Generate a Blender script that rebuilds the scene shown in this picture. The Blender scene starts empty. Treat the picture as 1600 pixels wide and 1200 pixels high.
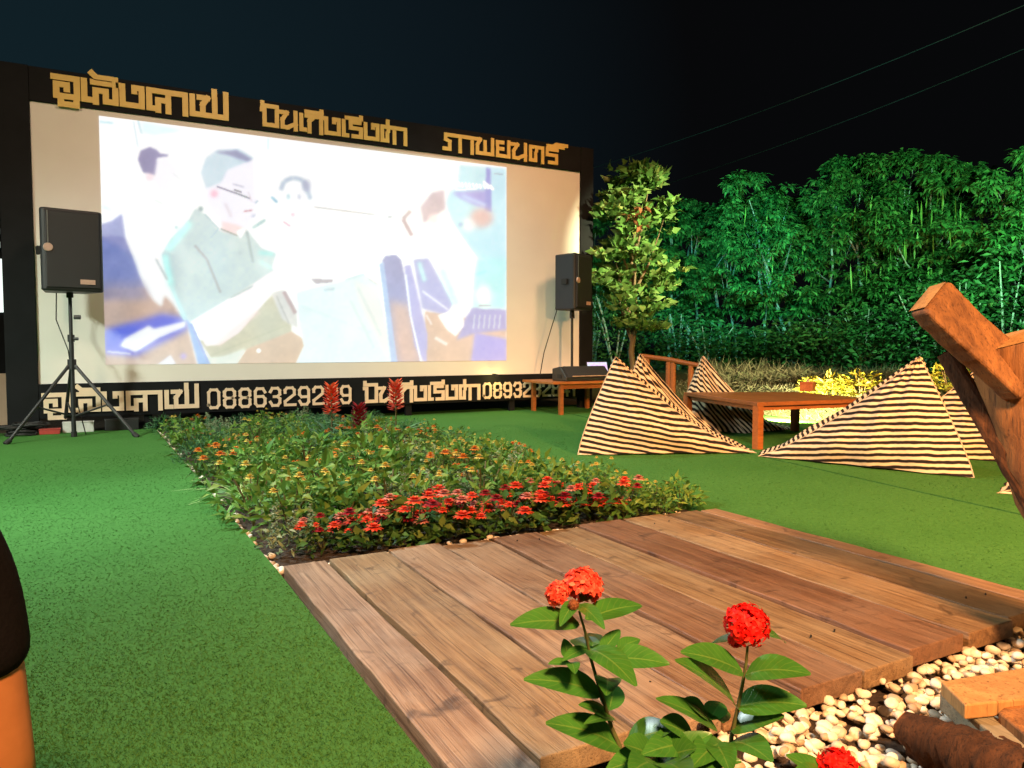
import bpy, math, random
import numpy as np
from mathutils import Vector, Matrix
random.seed(7); RNG = np.random.default_rng(7)
S = bpy.context.scene; COL = S.collection

# ------------------------------------------------------------------ camera
FOC = 1185.0; EYE = 0.9
PITCH = math.atan(61 / FOC); YAW = math.radians(28.46)
cam = bpy.data.cameras.new('camera'); camo = bpy.data.objects.new('camera', cam); COL.objects.link(camo)
cam.sensor_width = 36; cam.lens = FOC / 1600 * 36; cam.clip_start = 0.05; cam.clip_end = 500
camo.location = (0, 0, EYE); camo.rotation_euler = (math.pi / 2 - PITCH, 0, -YAW)
S.camera = camo
FW = np.array([math.sin(YAW) * math.cos(PITCH), math.cos(YAW) * math.cos(PITCH), -math.sin(PITCH)])
RT = np.array([math.cos(YAW), -math.sin(YAW), 0]); UPV = np.cross(RT, FW); EYEP = np.array([0, 0, EYE])
def _ray(u, v): return FW + RT * (u - 800) / FOC - UPV * (v - 600) / FOC
def GP(u, v, z=0.0):            # survey helper: point of the photo on the level z
    d = _ray(u, v); return EYEP + d * (z - EYE) / d[2]
def DP(u, v, dep):              # survey helper: point of the photo at a distance
    return EYEP + _ray(u, v) * dep
def project(p):
    q = np.asarray(p, float) - EYEP; a = q @ FW
    return 800 + FOC * (q @ RT) / a, 600 - FOC * (q @ UPV) / a

# ------------------------------------------------------------------ world (night sky glow) and moon
W = bpy.data.worlds.new('World'); S.world = W; W.use_nodes = True
nt = W.node_tree; nt.nodes.clear()
out = nt.nodes.new('ShaderNodeOutputWorld'); bg = nt.nodes.new('ShaderNodeBackground')
tc = nt.nodes.new('ShaderNodeTexCoord'); dot = nt.nodes.new('ShaderNodeVectorMath'); dot.operation = 'DOT_PRODUCT'
dot.inputs[1].default_value = (-0.25, 0.95, 0.10)
cr = nt.nodes.new('ShaderNodeValToRGB')
cr.color_ramp.elements[0].position = 0.55; cr.color_ramp.elements[0].color = (0.0022, 0.0024, 0.0028, 1)
cr.color_ramp.elements[1].position = 0.97; cr.color_ramp.elements[1].color = (0.0055, 0.0145, 0.0195, 1)
e = cr.color_ramp.elements.new(0.78); e.color = (0.0040, 0.0085, 0.012, 1)
nt.links.new(tc.outputs['Generated'], dot.inputs[0]); nt.links.new(dot.outputs['Value'], cr.inputs[0])
nt.links.new(cr.outputs[0], bg.inputs[0]); nt.links.new(bg.outputs[0], out.inputs[0]); bg.inputs[1].default_value = 1.0
moon = bpy.data.lights.new('moon', 'SUN'); moon.energy = 0.012; moon.angle = math.radians(0.5); moon.color = (0.7, 0.85, 1)
mo = bpy.data.objects.new('moon', moon); COL.objects.link(mo); mo.rotation_euler = (math.radians(40), 0, math.radians(-60))

# ------------------------------------------------------------------ lamps of the place, plus added fill lamps
def lamp(name, kind, loc, target, power, color, size=0.15, cone=None, blend=0.6):
    l = bpy.data.lights.new(name, kind); l.energy = power; l.color = color
    if kind == 'AREA': l.shape = 'SQUARE'; l.size = size
    else: l.shadow_soft_size = size
    if kind == 'SPOT': l.spot_size = math.radians(cone or 90); l.spot_blend = blend
    o = bpy.data.objects.new(name, l); COL.objects.link(o); o.location = loc
    if target is not None:
        o.rotation_euler = (Vector(target) - Vector(loc)).to_track_quat('-Z', 'Y').to_euler()
    return o
lamp('warm_lamp', 'SPOT', (-0.3, -2.4, 4.2), (2.5, 1.1, 0), 4700, (1, .52, .23), 0.4, 74, 1.0)
lamp('warm_lamp', 'SPOT', (2.8, -2.8, 3.6), (5.0, 3.3, 0.0), 5600, (1, .48, .16), 0.25, 50, 1.0)
lamp('cool_lamp', 'SPOT', (-4.2, 4.6, 3.8), (-1.0, 6.4, 0), 2450, (.88, 1, .84), 0.3, 84, 1.0)
lamp('cool_lamp', 'SPOT', (-1.5, 5.2, 3.9), (1.3, 3.3, 0), 1250, (.84, .98, 1), 0.2, 82, 1.0)
lamp('screen_lamp', 'SPOT', (5.9, 5.0, 5.6), (5.3, 9.1, 1.6), 800, (1, .50, .24), 0.5, 66, 0.9)
lamp('screen_lamp', 'SPOT', (-2.2, 4.2, 4.4), (0.4, 9.1, 1.4), 400, (1, .68, .44), 0.4, 80, 0.9)
lamp('screen_lamp', 'SPOT', (1.9, 4.2, 5.4), (2.0, 9.1, 1.0), 560, (1, .67, .47), 0.4, 90, 0.9)  # left screen wash split in two, this lamp added to fill the speaker's shadow
lamp('cool_lamp', 'SPOT', (3.3, 7.4, 5.4), (4.0, 7.0, 0), 620, (.66, 1, .86), 0.3, 100, 1.0)  # added overhead fill to brighten the far turf and bean bag sides
lamp('green_floodlight', 'SPOT', (8.6, 9.0, 2.4), (13.0, 14.5, 3.6), 1300, (.14, .95, .80), 0.12, 110, 0.9)
lamp('green_floodlight', 'SPOT', (8.2, 3.4, 2.8), (14.0, 10.0, 4.0), 4300, (.32, 1, .56), 0.12, 100, 0.9)
lamp('garden_lamp', 'SPOT', (6.95, 6.3, 0.14), (8.2, 6.6, 0.12), 900, (1, .82, .40), 0.03, 150, 0.5)
lamp('tree_lamp', 'SPOT', (7.0, 4.9, 3.0), (7.08, 8.97, 2.3), 2500, (1, .97, .56), 0.05, 36, 0.6)
lamp('sign_lamp', 'POINT', (4.62, 8.95, 0.47), None, 2.0, (1, .78, .22), 0.02)
S.view_settings.view_transform = 'Standard'; S.view_settings.look = 'None'
S.view_settings.exposure = 0; S.view_settings.gamma = 1

# ------------------------------------------------------------------ node helpers
def newmat(name):
    m = bpy.data.materials.new(name); m.use_nodes = True
    return m, m.node_tree, m.node_tree.nodes['Principled BSDF']
def ramp(nt, fac, stops):
    r = nt.nodes.new('ShaderNodeValToRGB'); els = r.color_ramp.elements
    while len(els) < len(stops): els.new(0.5)
    for el, (p, c) in zip(els, stops): el.position = p; el.color = (*c, 1)
    nt.links.new(fac, r.inputs[0]); return r.outputs[0]
def coords(nt, kind='Object', scale=(1, 1, 1)):
    t = nt.nodes.new('ShaderNodeTexCoord'); mp = nt.nodes.new('ShaderNodeMapping'); mp.inputs['Scale'].default_value = scale
    nt.links.new(t.outputs[kind], mp.inputs[0]); return mp.outputs[0]
def noise(nt, vec, scale, detail=4, rough=.55, dist=0):
    n = nt.nodes.new('ShaderNodeTexNoise'); n.inputs['Scale'].default_value = scale; n.inputs['Detail'].default_value = detail
    n.inputs['Roughness'].default_value = rough; n.inputs['Distortion'].default_value = dist
    nt.links.new(vec, n.inputs['Vector']); return n.outputs['Fac']
def bump(nt, b, h, strength=.3, dist=.01):
    n = nt.nodes.new('ShaderNodeBump'); n.inputs['Strength'].default_value = strength; n.inputs['Distance'].default_value = dist
    nt.links.new(h, n.inputs['Height']); nt.links.new(n.outputs[0], b.inputs['Normal'])
def mixc(nt, fac, a, b, mode='MIX'):
    n = nt.nodes.new('ShaderNodeMix'); n.data_type = 'RGBA'; n.blend_type = mode
    for sock, val in ((n.inputs[0], fac), (n.inputs[6], a), (n.inputs[7], b)):
        if hasattr(val, 'is_linked'): nt.links.new(val, sock)
        else: sock.default_value = val if isinstance(val, (int, float)) else (*val, 1)
    return n.outputs[2]
def plain(name, c1, c2=None, rough=.6, scale=20, bmp=.15, metal=0, spec=.5):
    m, nt, b = newmat(name); v = coords(nt); n = noise(nt, v, scale)
    c2 = c2 or tuple(x * .8 for x in c1)
    nt.links.new(ramp(nt, n, [(.3, c2), (.7, c1)]), b.inputs['Base Color'])
    b.inputs['Roughness'].default_value = rough; b.inputs['Metallic'].default_value = metal
    b.inputs['Specular IOR Level'].default_value = spec
    if bmp: bump(nt, b, n, bmp, .004)
    return m
def leafmat(name, stops, rough=.45, trans=.25, scale=9):
    m, nt, b = newmat(name); g = nt.nodes.new('ShaderNodeNewGeometry')
    c = ramp(nt, g.outputs['Random Per Island'], stops)
    v = coords(nt); n = noise(nt, v, scale, 3)
    c = mixc(nt, ramp(nt, n, [(.35, (0, 0, 0)), (.75, (.45, .45, .45))]), c, tuple(x * .55 for x in stops[0][1]))
    nt.links.new(c, b.inputs['Base Color']); b.inputs['Roughness'].default_value = rough; b.inputs['Specular IOR Level'].default_value = .5 if rough < .3 else .15
    tr = nt.nodes.new('ShaderNodeBsdfTranslucent'); nt.links.new(c, tr.inputs[0])
    mx = nt.nodes.new('ShaderNodeMixShader'); mx.inputs[0].default_value = trans
    o = nt.nodes['Material Output']
    nt.links.new(b.outputs[0], mx.inputs[1]); nt.links.new(tr.outputs[0], mx.inputs[2]); nt.links.new(mx.outputs[0], o.inputs[0])
    return m
def woodmat(name, dark, light, grain=(18, 1.2, 18), rough=.55, weather=None, bmp=.25, objrand=.35, spec=.5, tints=None):
    m, nt, b = newmat(name)
    t = nt.nodes.new('ShaderNodeTexCoord'); oi = nt.nodes.new('ShaderNodeObjectInfo')
    add = nt.nodes.new('ShaderNodeVectorMath'); add.operation = 'MULTIPLY_ADD'
    comb = nt.nodes.new('ShaderNodeCombineXYZ')
    for i in range(3): nt.links.new(oi.outputs['Random'], comb.inputs[i])
    add.inputs[1].default_value = (37, 53, 29)
    nt.links.new(comb.outputs[0], add.inputs[0]); nt.links.new(t.outputs['Object'], add.inputs[2])
    mp = nt.nodes.new('ShaderNodeMapping'); mp.inputs['Scale'].default_value = grain; nt.links.new(add.outputs[0], mp.inputs[0])
    n1 = noise(nt, mp.outputs[0], 3.0, 8, .62, .6)
    n2 = noise(nt, add.outputs[0], 2.2, 5, .6)
    mp2 = nt.nodes.new('ShaderNodeMapping'); mp2.inputs['Scale'].default_value = tuple(g * 6 if g > 3 else g for g in grain); nt.links.new(add.outputs[0], mp2.inputs[0])
    n3 = noise(nt, mp2.outputs[0], 3.0, 4, .7)
    c = ramp(nt, n1, [(.28, dark), (.72, light)])
    c = mixc(nt, ramp(nt, n2, [(.42, (0, 0, 0)), (.72, (.6, .6, .6))]), c, weather or tuple(x * .6 for x in dark))
    c = mixc(nt, ramp(nt, n3, [(.32, (.8, .8, .8)), (.47, (0, 0, 0))]), c, tuple(x * .35 for x in dark))
    hs = nt.nodes.new('ShaderNodeHueSaturation'); mr = nt.nodes.new('ShaderNodeMapRange')
    mr.inputs[3].default_value = 1 - objrand; mr.inputs[4].default_value = 1 + objrand
    nt.links.new(oi.outputs['Random'], mr.inputs[0]); nt.links.new(mr.outputs[0], hs.inputs['Value']); nt.links.new(c, hs.inputs['Color'])
    fin = hs.outputs[0]
    if tints:
        sc2 = nt.nodes.new('ShaderNodeMath'); sc2.operation = 'MULTIPLY'; sc2.inputs[1].default_value = 7.31; nt.links.new(oi.outputs['Random'], sc2.inputs[0])
        f2 = nt.nodes.new('ShaderNodeMath'); f2.operation = 'FRACT'; nt.links.new(sc2.outputs[0], f2.inputs[0])
        fin = mixc(nt, 1.0, fin, ramp(nt, f2.outputs[0], tints), 'MULTIPLY')
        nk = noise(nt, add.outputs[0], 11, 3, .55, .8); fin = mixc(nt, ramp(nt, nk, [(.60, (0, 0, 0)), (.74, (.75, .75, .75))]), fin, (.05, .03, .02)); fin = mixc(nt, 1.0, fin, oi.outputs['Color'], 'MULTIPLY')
    nt.links.new(fin, b.inputs['Base Color'])
    rr = nt.nodes.new('ShaderNodeMapRange'); rr.inputs[3].default_value = rough - .12; rr.inputs[4].default_value = rough + .2
    nt.links.new(n2, rr.inputs[0]); nt.links.new(rr.outputs[0], b.inputs['Roughness'])
    b.inputs['Specular IOR Level'].default_value = spec
    mix = nt.nodes.new('ShaderNodeMath'); mix.operation = 'ADD'; nt.links.new(n1, mix.inputs[0]); nt.links.new(n3, mix.inputs[1])
    bump(nt, b, mix.outputs[0], bmp, .004)
    return m

# ------------------------------------------------------------------ mesh builder
class MB:
    def __init__(s): s.v = []; s.f = []; s.uv = {}; s.smooth = False
    def add(s, verts, faces, uvs=None):
        o = len(s.v); s.v.extend([tuple(map(float, p)) for p in verts])
        for k, f in enumerate(faces):
            if uvs is not None: s.uv[len(s.f)] = uvs[k]
            s.f.append(tuple(i + o for i in f))
    def box(s, a, b, M=None):
        x0, y0, z0 = a; x1, y1, z1 = b
        P = [(x0, y0, z0), (x1, y0, z0), (x1, y1, z0), (x0, y1, z0), (x0, y0, z1), (x1, y0, z1), (x1, y1, z1), (x0, y1, z1)]
        if M is not None: P = [M @ Vector(p) for p in P]
        s.add(P, [(3, 2, 1, 0), (4, 5, 6, 7), (0, 1, 5, 4), (1, 2, 6, 5), (2, 3, 7, 6), (3, 0, 4, 7)])
    def tube(s, pts, rad, n=8, cap=True):
        pts = [Vector(p) for p in pts]; r = rad if isinstance(rad, (list, tuple)) else [rad] * len(pts)
        base = len(s.v); up = None
        for i, p in enumerate(pts):
            d = (pts[min(i + 1, len(pts) - 1)] - pts[max(i - 1, 0)]).normalized()
            if up is None: up = Vector((0, 0, 1)) if abs(d.z) < .9 else Vector((1, 0, 0))
            a = d.cross(up).normalized(); b = a.cross(d).normalized(); up = b
            for k in range(n):
                t = 2 * math.pi * k / n; s.v.append(tuple(p + (a * math.cos(t) + b * math.sin(t)) * r[i]))
        for i in range(len(pts) - 1):
            for k in range(n):
                k2 = (k + 1) % n
                s.f.append((base + i * n + k, base + i * n + k2, base + (i + 1) * n + k2, base + (i + 1) * n + k))
        if cap:
            s.f.append(tuple(base + k for k in range(n))); e = base + (len(pts) - 1) * n
            s.f.append(tuple(e + k for k in reversed(range(n))))
    def leaf(s, base, d, nrm, L, Wd, curl=.3, fold=.25, seg=4, shape=1.0):
        """a folded, curling leaf blade: midrib row plus two margins"""
        base = Vector(base); d = Vector(d).normalized(); nrm = Vector(nrm); nrm = (nrm - d * nrm.dot(d)).normalized(); side = d.cross(nrm)
        V = []; 
        for i in range(seg + 1):
            t = i / seg; w = Wd * .5 * (math.sin(math.pi * min(1, t ** .8 * .97 + .015)) ** shape)
            c = base + d * (L * t * (1 - .15 * curl * t)) - nrm * (curl * L * t * t)
            V += [c + side * w + nrm * (fold * w), c, c - side * w + nrm * (fold * w)]
        F = []
        for i in range(seg):
            a = i * 3; F += [(a, a + 1, a + 4, a + 3), (a + 1, a + 2, a + 5, a + 4)]
        T = lambda i: i / seg
        UV = []
        for i in range(seg): UV += [[(T(i), 1), (T(i), 0), (T(i + 1), 0), (T(i + 1), 1)], [(T(i), 0), (T(i), -1), (T(i + 1), -1), (T(i + 1), 0)]]
        s.add(V, F, UV)
    def build(s, name, mat, parent=None, origin=(0, 0, 0), smooth=False):
        me = bpy.data.meshes.new(name); o = Vector(origin)
        me.from_pydata([tuple(Vector(p) - o) for p in s.v] if o.length else s.v, [], s.f)
        if s.uv:
            u = me.uv_layers.new(name='UVMap'); k = 0; arr = np.zeros(len(me.loops) * 2)
            for i, f in enumerate(s.f):
                for j in range(len(f)):
                    if i in s.uv: arr[k * 2:k * 2 + 2] = s.uv[i][j]
                    k += 1
            u.data.foreach_set('uv', arr)
        return link(name, me, mat, parent, smooth)
def link(name, me, mat, parent=None, smooth=False):
    me.materials.append(mat)
    if smooth: me.polygons.foreach_set('use_smooth', [True] * len(me.polygons))
    me.update()
    ob = bpy.data.objects.new(name, me); COL.objects.link(ob)
    if parent is not None: ob.parent = parent
    return ob
def npmesh(name, V, F, mat, parent=None, smooth=False):
    me = bpy.data.meshes.new(name); V = np.asarray(V, np.float32).reshape(-1, 3); F = np.asarray(F, np.int32); k = F.shape[1]
    me.vertices.add(len(V)); me.vertices.foreach_set('co', V.ravel())
    me.loops.add(F.size); me.loops.foreach_set('vertex_index', F.ravel())
    me.polygons.add(len(F)); me.polygons.foreach_set('loop_start', np.arange(0, F.size, k, dtype=np.int32)); me.polygons.foreach_set('loop_total', np.full(len(F), k, np.int32))
    me.update(calc_edges=True); return link(name, me, mat, parent, smooth)
def leafcloud(C, Dv, Nv, L, Wd, curl=.25):
    """many small folded leaves: 5 verts, 3 faces (two side triangles with a bent tip)"""
    Dv = Dv / np.linalg.norm(Dv, axis=1, keepdims=True)
    Nv = Nv - Dv * np.sum(Nv * Dv, axis=1, keepdims=True); Nv = Nv / (np.linalg.norm(Nv, axis=1, keepdims=True) + 1e-9)
    Sd = np.cross(Dv, Nv); L = np.asarray(L)[:, None]; Wd = np.asarray(Wd)[:, None]
    m = C + Dv * L * .45; a = m + Sd * Wd * .5 + Nv * Wd * .15; b = m - Sd * Wd * .5 + Nv * Wd * .15; t = C + Dv * L - Nv * L * curl
    V = np.stack([C, a, m, b, t], 1).reshape(-1, 3); n = len(C); o = (np.arange(n) * 5)[:, None]
    F = np.concatenate([o + np.array([[0, 2, 1]]), o + np.array([[0, 3, 2]]), o + np.array([[1, 2, 4]]), o + np.array([[2, 3, 4]])], 1).reshape(-1, 3)
    return V, F
def tag(o, label=None, cat=None, group=None, kind=None):
    if label: o['label'] = label
    if cat: o['category'] = cat
    if group: o['group'] = group
    if kind: o['kind'] = kind
    return o
def thing(name, label, cat, loc=(0, 0, 0), group=None, rz=0):
    o = bpy.data.objects.new(name, None); COL.objects.link(o); o.location = loc; o.rotation_euler = (0, 0, rz)
    o.empty_display_size = .1
    return tag(o, label, cat, group)
def dup(root, loc, rz=0, sc=1, label=None, group=None):
    r = root.copy(); COL.objects.link(r); r.location = loc; r.rotation_euler = (0, 0, rz); r.scale = (sc, sc, sc)
    if label: r['label'] = label
    if group: r['group'] = group
    for ch in root.children:
        c = ch.copy(); COL.objects.link(c); c.parent = r
        for g in ch.children:
            d = g.copy(); COL.objects.link(d); d.parent = c
    return r
def bevel(o, w, seg=2):
    b = o.modifiers.new('bevel', 'BEVEL'); b.width = w; b.segments = seg; b.limit_method = 'ANGLE'; return o

# ------------------------------------------------------------------ materials
M = {}
m, nt, b = newmat('turf'); v = coords(nt)
n1 = noise(nt, v, 260, 3, .7); n2 = noise(nt, v, 1.3, 4); n3 = noise(nt, v, 40, 3)
c = ramp(nt, n1, [(.3, (.048, .15, .030)), (.7, (.076, .22, .052))])
c = mixc(nt, ramp(nt, n2, [(.4, (0, 0, 0)), (.7, (.35, .35, .35))]), c, (.032, .125, .022))
c = mixc(nt, ramp(nt, n3, [(.35, (.35, .35, .35)), (.6, (0, 0, 0))]), c, (.03, .10, .022))
nt.links.new(c, b.inputs['Base Color']); b.inputs['Roughness'].default_value = .85; b.inputs['Specular IOR Level'].default_value = .05
bump(nt, b, n1, .4, .008); M['turf'] = m
M['blade'] = leafmat('turf_blade', [(0, (.056, .18, .036)), (.5, (.070, .21, .046)), (1, (.086, .24, .058))], .7, .3, 3)
m, nt, b = newmat('soil'); v = coords(nt); n1 = noise(nt, v, 30, 8, .7); n2 = noise(nt, v, 3, 4)
c = ramp(nt, n1, [(.3, (.012, .008, .006)), (.5, (.05, .03, .018)), (.75, (.13, .085, .05))])
nt.links.new(c, b.inputs['Base Color']); b.inputs['Roughness'].default_value = .95; bump(nt, b, n1, 1, .03); M['soil'] = m
m, nt, b = newmat('bank'); v = coords(nt); n1 = noise(nt, v, 14, 8, .75); n2 = noise(nt, v, 1.2, 4)
c = ramp(nt, n1, [(.3, (.03, .04, .014)), (.5, (.09, .09, .035)), (.75, (.22, .20, .09))])
c = mixc(nt, ramp(nt, n2, [(.45, (0, 0, 0)), (.65, (.7, .7, .7))]), c, (.06, .10, .03))
nt.links.new(c, b.inputs['Base Color']); b.inputs['Roughness'].default_value = .95; bump(nt, b, n1, 1, .05); M['bank'] = m
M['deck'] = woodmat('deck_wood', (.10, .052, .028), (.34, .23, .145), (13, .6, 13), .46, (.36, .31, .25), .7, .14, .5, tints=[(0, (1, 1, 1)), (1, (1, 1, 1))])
M['timber'] = woodmat('rough_timber', (.11, .04, .012), (.42, .18, .05), (9, 9, 1.6), .65, (.10, .04, .015), .8, .12)
M['cutwood'] = woodmat('cut_wood', (.34, .17, .055), (.55, .32, .12), (7, 7, 3), .6, (.30, .15, .06), .3, .08)
M['bark'] = woodmat('bark', (.030, .012, .005), (.13, .052, .020), (9, 9, 3), .9, (.02, .009, .005), 1.0, .1, .3)
M['board'] = woodmat('grey_board', (.20, .16, .10), (.42, .34, .22), (14, 2, 14), .7, (.16, .20, .13), .5, .12)
M['tablewood'] = woodmat('table_wood', (.24, .075, .02), (.42, .14, .035), (2, 14, 14), .4, (.20, .07, .02), .12, .1)
M['boxwood'] = woodmat('box_wood', (.40, .10, .03), (.58, .20, .06), (6, 6, 6), .45, (.40, .11, .03), .1, .1)
M['pale_trunk'] = woodmat('pale_bark', (.12, .12, .09), (.34, .35, .27), (10, 10, 2), .85, (.14, .15, .10), .6, .1)
M['brown_trunk'] = woodmat('brown_bark', (.14, .09, .045), (.30, .21, .11), (10, 10, 2), .85, (.10, .07, .03), .6, .1)
M['black_panel'] = plain('black_paint', (.009, .010, .012), (.006, .007, .008), .7, 6, .1, 0, .15)
M['white_panel'] = plain('white_panel', (.80, .78, .74), (.76, .74, .70), .65, 2.5, .05)
M['gold'] = plain('gold_paint', (.80, .58, .16), (.72, .50, .12), .5, 8, .05)
M['cream'] = plain('cream_paint', (.80, .62, .45), (.74, .57, .40), .6, 8, .05)
M['black_plastic'] = plain('black_plastic', (.018, .019, .022), (.012, .013, .015), .5, 120, .25)
M['dark_grille'] = plain('grille_mesh', (.026, .029, .034), (.006, .006, .007), .55, 420, .6)
M['grey_metal'] = plain('grey_metal', (.25, .27, .27), None, .4, 40, .1, .6)
M['badge'] = plain('badge', (.62, .42, .34), None, .35, 30, .05, .2)
M['rubber'] = plain('rubber', (.012, .012, .012), None, .7, 60, .1)
M['whitebox'] = plain('white_plastic', (.62, .62, .60), None, .5, 20, .05)
M['redbox'] = plain('red_plastic', (.45, .05, .04), None, .5, 20, .05)
M['leaf_tree'] = leafmat('tree_leaf', [(0, (.022, .085, .020)), (.5, (.050, .17, .035)), (1, (.13, .30, .07))], .42, .42)
M['leaf_bush'] = leafmat('bush_leaf', [(0, (.012, .045, .012)), (.6, (.026, .09, .022)), (1, (.06, .15, .04))], .5, .25)
M['leaf_fruit'] = leafmat('paddle_leaf', [(0, (.06, .16, .035)), (.5, (.14, .29, .065)), (.9, (.26, .41, .12)), (1, (.32, .36, .09))], .35, .25)
M['leaf_dead'] = leafmat('dead_leaf', [(0, (.22, .07, .03)), (1, (.34, .14, .06))], .6, .2)
M['leaf_yellow'] = leafmat('croton_leaf', [(0, (.20, .24, .03)), (.5, (.50, .42, .05)), (1, (.62, .56, .12))], .4, .25)
M['leaf_dry'] = leafmat('dry_grass', [(0, (.11, .115, .075)), (.5, (.18, .18, .12)), (1, (.11, .15, .08))], .8, .2)
M['leaf_ixora'] = leafmat('ixora_leaf', [(0, (.022, .11, .016)), (.55, (.04, .17, .024)), (.8, (.09, .24, .03)), (1, (.34, .28, .02))], .29, .18, 25)
M['leaf_zinnia'] = leafmat('zinnia_leaf', [(0, (.03, .09, .02)), (.5, (.07, .17, .035)), (1, (.18, .24, .05))], .45, .25)
M['leaf_lime'] = leafmat('lime_leaf', [(0, (.06, .17, .03)), (.5, (.13, .28, .045)), (1, (.28, .38, .08))], .45, .28)
M['leaf_grey'] = leafmat('silver_leaf', [(0, (.08, .15, .07)), (.5, (.16, .25, .12)), (1, (.34, .40, .24))], .6, .2)
M['leaf_teal'] = leafmat('feathery_leaf', [(0, (.03, .12, .05)), (.5, (.07, .20, .09)), (1, (.16, .30, .14))], .55, .25)
M['leaf_striped'] = leafmat('striped_leaf', [(0, (.10, .28, .05)), (.5, (.26, .44, .12)), (1, (.55, .62, .30))], .4, .25)
M['leaf_ti'] = leafmat('broad_leaf', [(0, (.02, .11, .03)), (.6, (.05, .20, .06)), (1, (.12, .32, .11))], .3, .2)
M['stem'] = plain('green_stem', (.09, .11, .03), (.06, .05, .02), .6, 60, .2)
M['pet_red'] = leafmat('red_petal', [(0, (.70, .04, .02)), (.5, (.86, .10, .045)), (1, (.92, .22, .11))], .5, .25)
M['pet_torch'] = leafmat('torch_petal', [(0, (.80, .05, .02)), (1, (.92, .16, .05))], .5, .3)
M['pet_crimson'] = leafmat('crimson_petal', [(0, (.26, .010, .018)), (1, (.50, .03, .04))], .5, .25)
M['pet_ixora'] = leafmat('ixora_petal', [(0, (.66, .008, .008)), (.6, (.86, .015, .012)), (1, (.92, .05, .03))], .5, .3)
M['pet_ixora_pale'] = leafmat('coral_petal', [(0, (.82, .05, .03)), (.6, (.88, .10, .055)), (1, (.90, .26, .17))], .5, .3)
M['pet_orange'] = leafmat('orange_petal', [(0, (.66, .16, .02)), (1, (.82, .32, .04))], .5, .25)
M['pet_yellow'] = leafmat('yellow_petal', [(0, (.68, .48, .06)), (1, (.85, .70, .20))], .5, .25)
M['pet_pale'] = leafmat('pale_petal', [(0, (.16, .24, .12)), (1, (.36, .42, .26))], .6, .2)
M['pet_pink'] = leafmat('salmon_petal', [(0, (.60, .16, .12)), (1, (.74, .34, .26))], .5, .25)
def veins(m, col):
    nt = m.node_tree; b = nt.nodes['Principled BSDF']; u = nt.nodes.new('ShaderNodeUVMap'); sep = nt.nodes.new('ShaderNodeSeparateXYZ'); nt.links.new(u.outputs[0], sep.inputs[0])
    def mt(op, x, y=None, z=None):
        n = nt.nodes.new('ShaderNodeMath'); n.operation = op
        for i, q in enumerate((x, y, z)):
            if q is None: continue
            if hasattr(q, 'is_linked'): nt.links.new(q, n.inputs[i])
            else: n.inputs[i].default_value = q
        return n.outputs[0]
    av = mt('ABSOLUTE', sep.outputs[1]); mid = mt('LESS_THAN', av, .055)
    w = mt('FRACT', mt('MULTIPLY_ADD', sep.outputs[0], 9.0, mt('MULTIPLY', av, -2.2))); sv = mt('MULTIPLY', mt('LESS_THAN', w, .13), .45)
    f = mt('MULTIPLY', mt('MAXIMUM', mid, sv), .6); old = b.inputs['Base Color'].links[0].from_socket; c = mixc(nt, f, old, col)
    nt.links.new(c, b.inputs['Base Color']); bump(nt, b, mt('MULTIPLY', w, mt('SUBTRACT', 1.0, mid)), .25, .003)
veins(M['leaf_ixora'], (.14, .26, .05)); veins(M['leaf_ti'], (.16, .32, .12))
# pebbles
m, nt, b = newmat('pebble'); g = nt.nodes.new('ShaderNodeNewGeometry'); v = coords(nt); n = noise(nt, v, 60, 4)
c = ramp(nt, g.outputs['Random Per Island'], [(0, (.40, .28, .17)), (.25, (.64, .54, .40)), (.6, (.80, .71, .57)), (1, (.86, .81, .71))])
c = mixc(nt, ramp(nt, n, [(.45, (0, 0, 0)), (.75, (.4, .4, .4))]), c, (.45, .33, .2))
nt.links.new(c, b.inputs['Base Color']); b.inputs['Roughness'].default_value = .55; bump(nt, b, n, .2, .003); M['pebble'] = m
# striped canvas, stripes run along the seam of each panel (UV)
m, nt, b = newmat('striped_canvas'); u = nt.nodes.new('ShaderNodeUVMap'); sep = nt.nodes.new('ShaderNodeSeparateXYZ'); nt.links.new(u.outputs[0], sep.inputs[0])
v = coords(nt); wob = noise(nt, v, 5, 3)
ma = nt.nodes.new('ShaderNodeMath'); ma.operation = 'MULTIPLY_ADD'; nt.links.new(wob, ma.inputs[0]); ma.inputs[1].default_value = .034; nt.links.new(sep.outputs[0], ma.inputs[2])
md = nt.nodes.new('ShaderNodeMath'); md.operation = 'DIVIDE'; nt.links.new(ma.outputs[0], md.inputs[0]); md.inputs[1].default_value = .044
fr = nt.nodes.new('ShaderNodeMath'); fr.operation = 'FRACT'; nt.links.new(md.outputs[0], fr.inputs[0])
c = ramp(nt, fr.outputs[0], [(0, (.020, .015, .016)), (.40, (.020, .015, .016)), (.52, (.70, .55, .40)), (.88, (.70, .55, .40)), (1, (.020, .015, .016))])
nt.links.new(c, b.inputs['Base Color']); b.inputs['Roughness'].default_value = .9; b.inputs['Specular IOR Level'].default_value = .1
cl = noise(nt, v, 700, 2); wr = noise(nt, v, 9, 4)
mm = nt.nodes.new('ShaderNodeMath'); mm.operation = 'MULTIPLY_ADD'; nt.links.new(cl, mm.inputs[0]); mm.inputs[1].default_value = .06; nt.links.new(wr, mm.inputs[2])
bump(nt, b, mm.outputs[0], .5, .03); M['canvas'] = m
M['seam'] = plain('canvas_seam', (.55, .44, .33), (.35, .27, .20), .9, 90, .2)
M['skin'] = plain('skin', (.56, .22, .085), (.50, .19, .07), .5, 40, .08)
M['cloth_dark'] = plain('dark_cloth', (.009, .008, .010), (.006, .005, .007), .95, 200, .3, 0, .1)
M['hair'] = plain('hair', (.015, .012, .010), None, .5, 150, .4)
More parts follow.
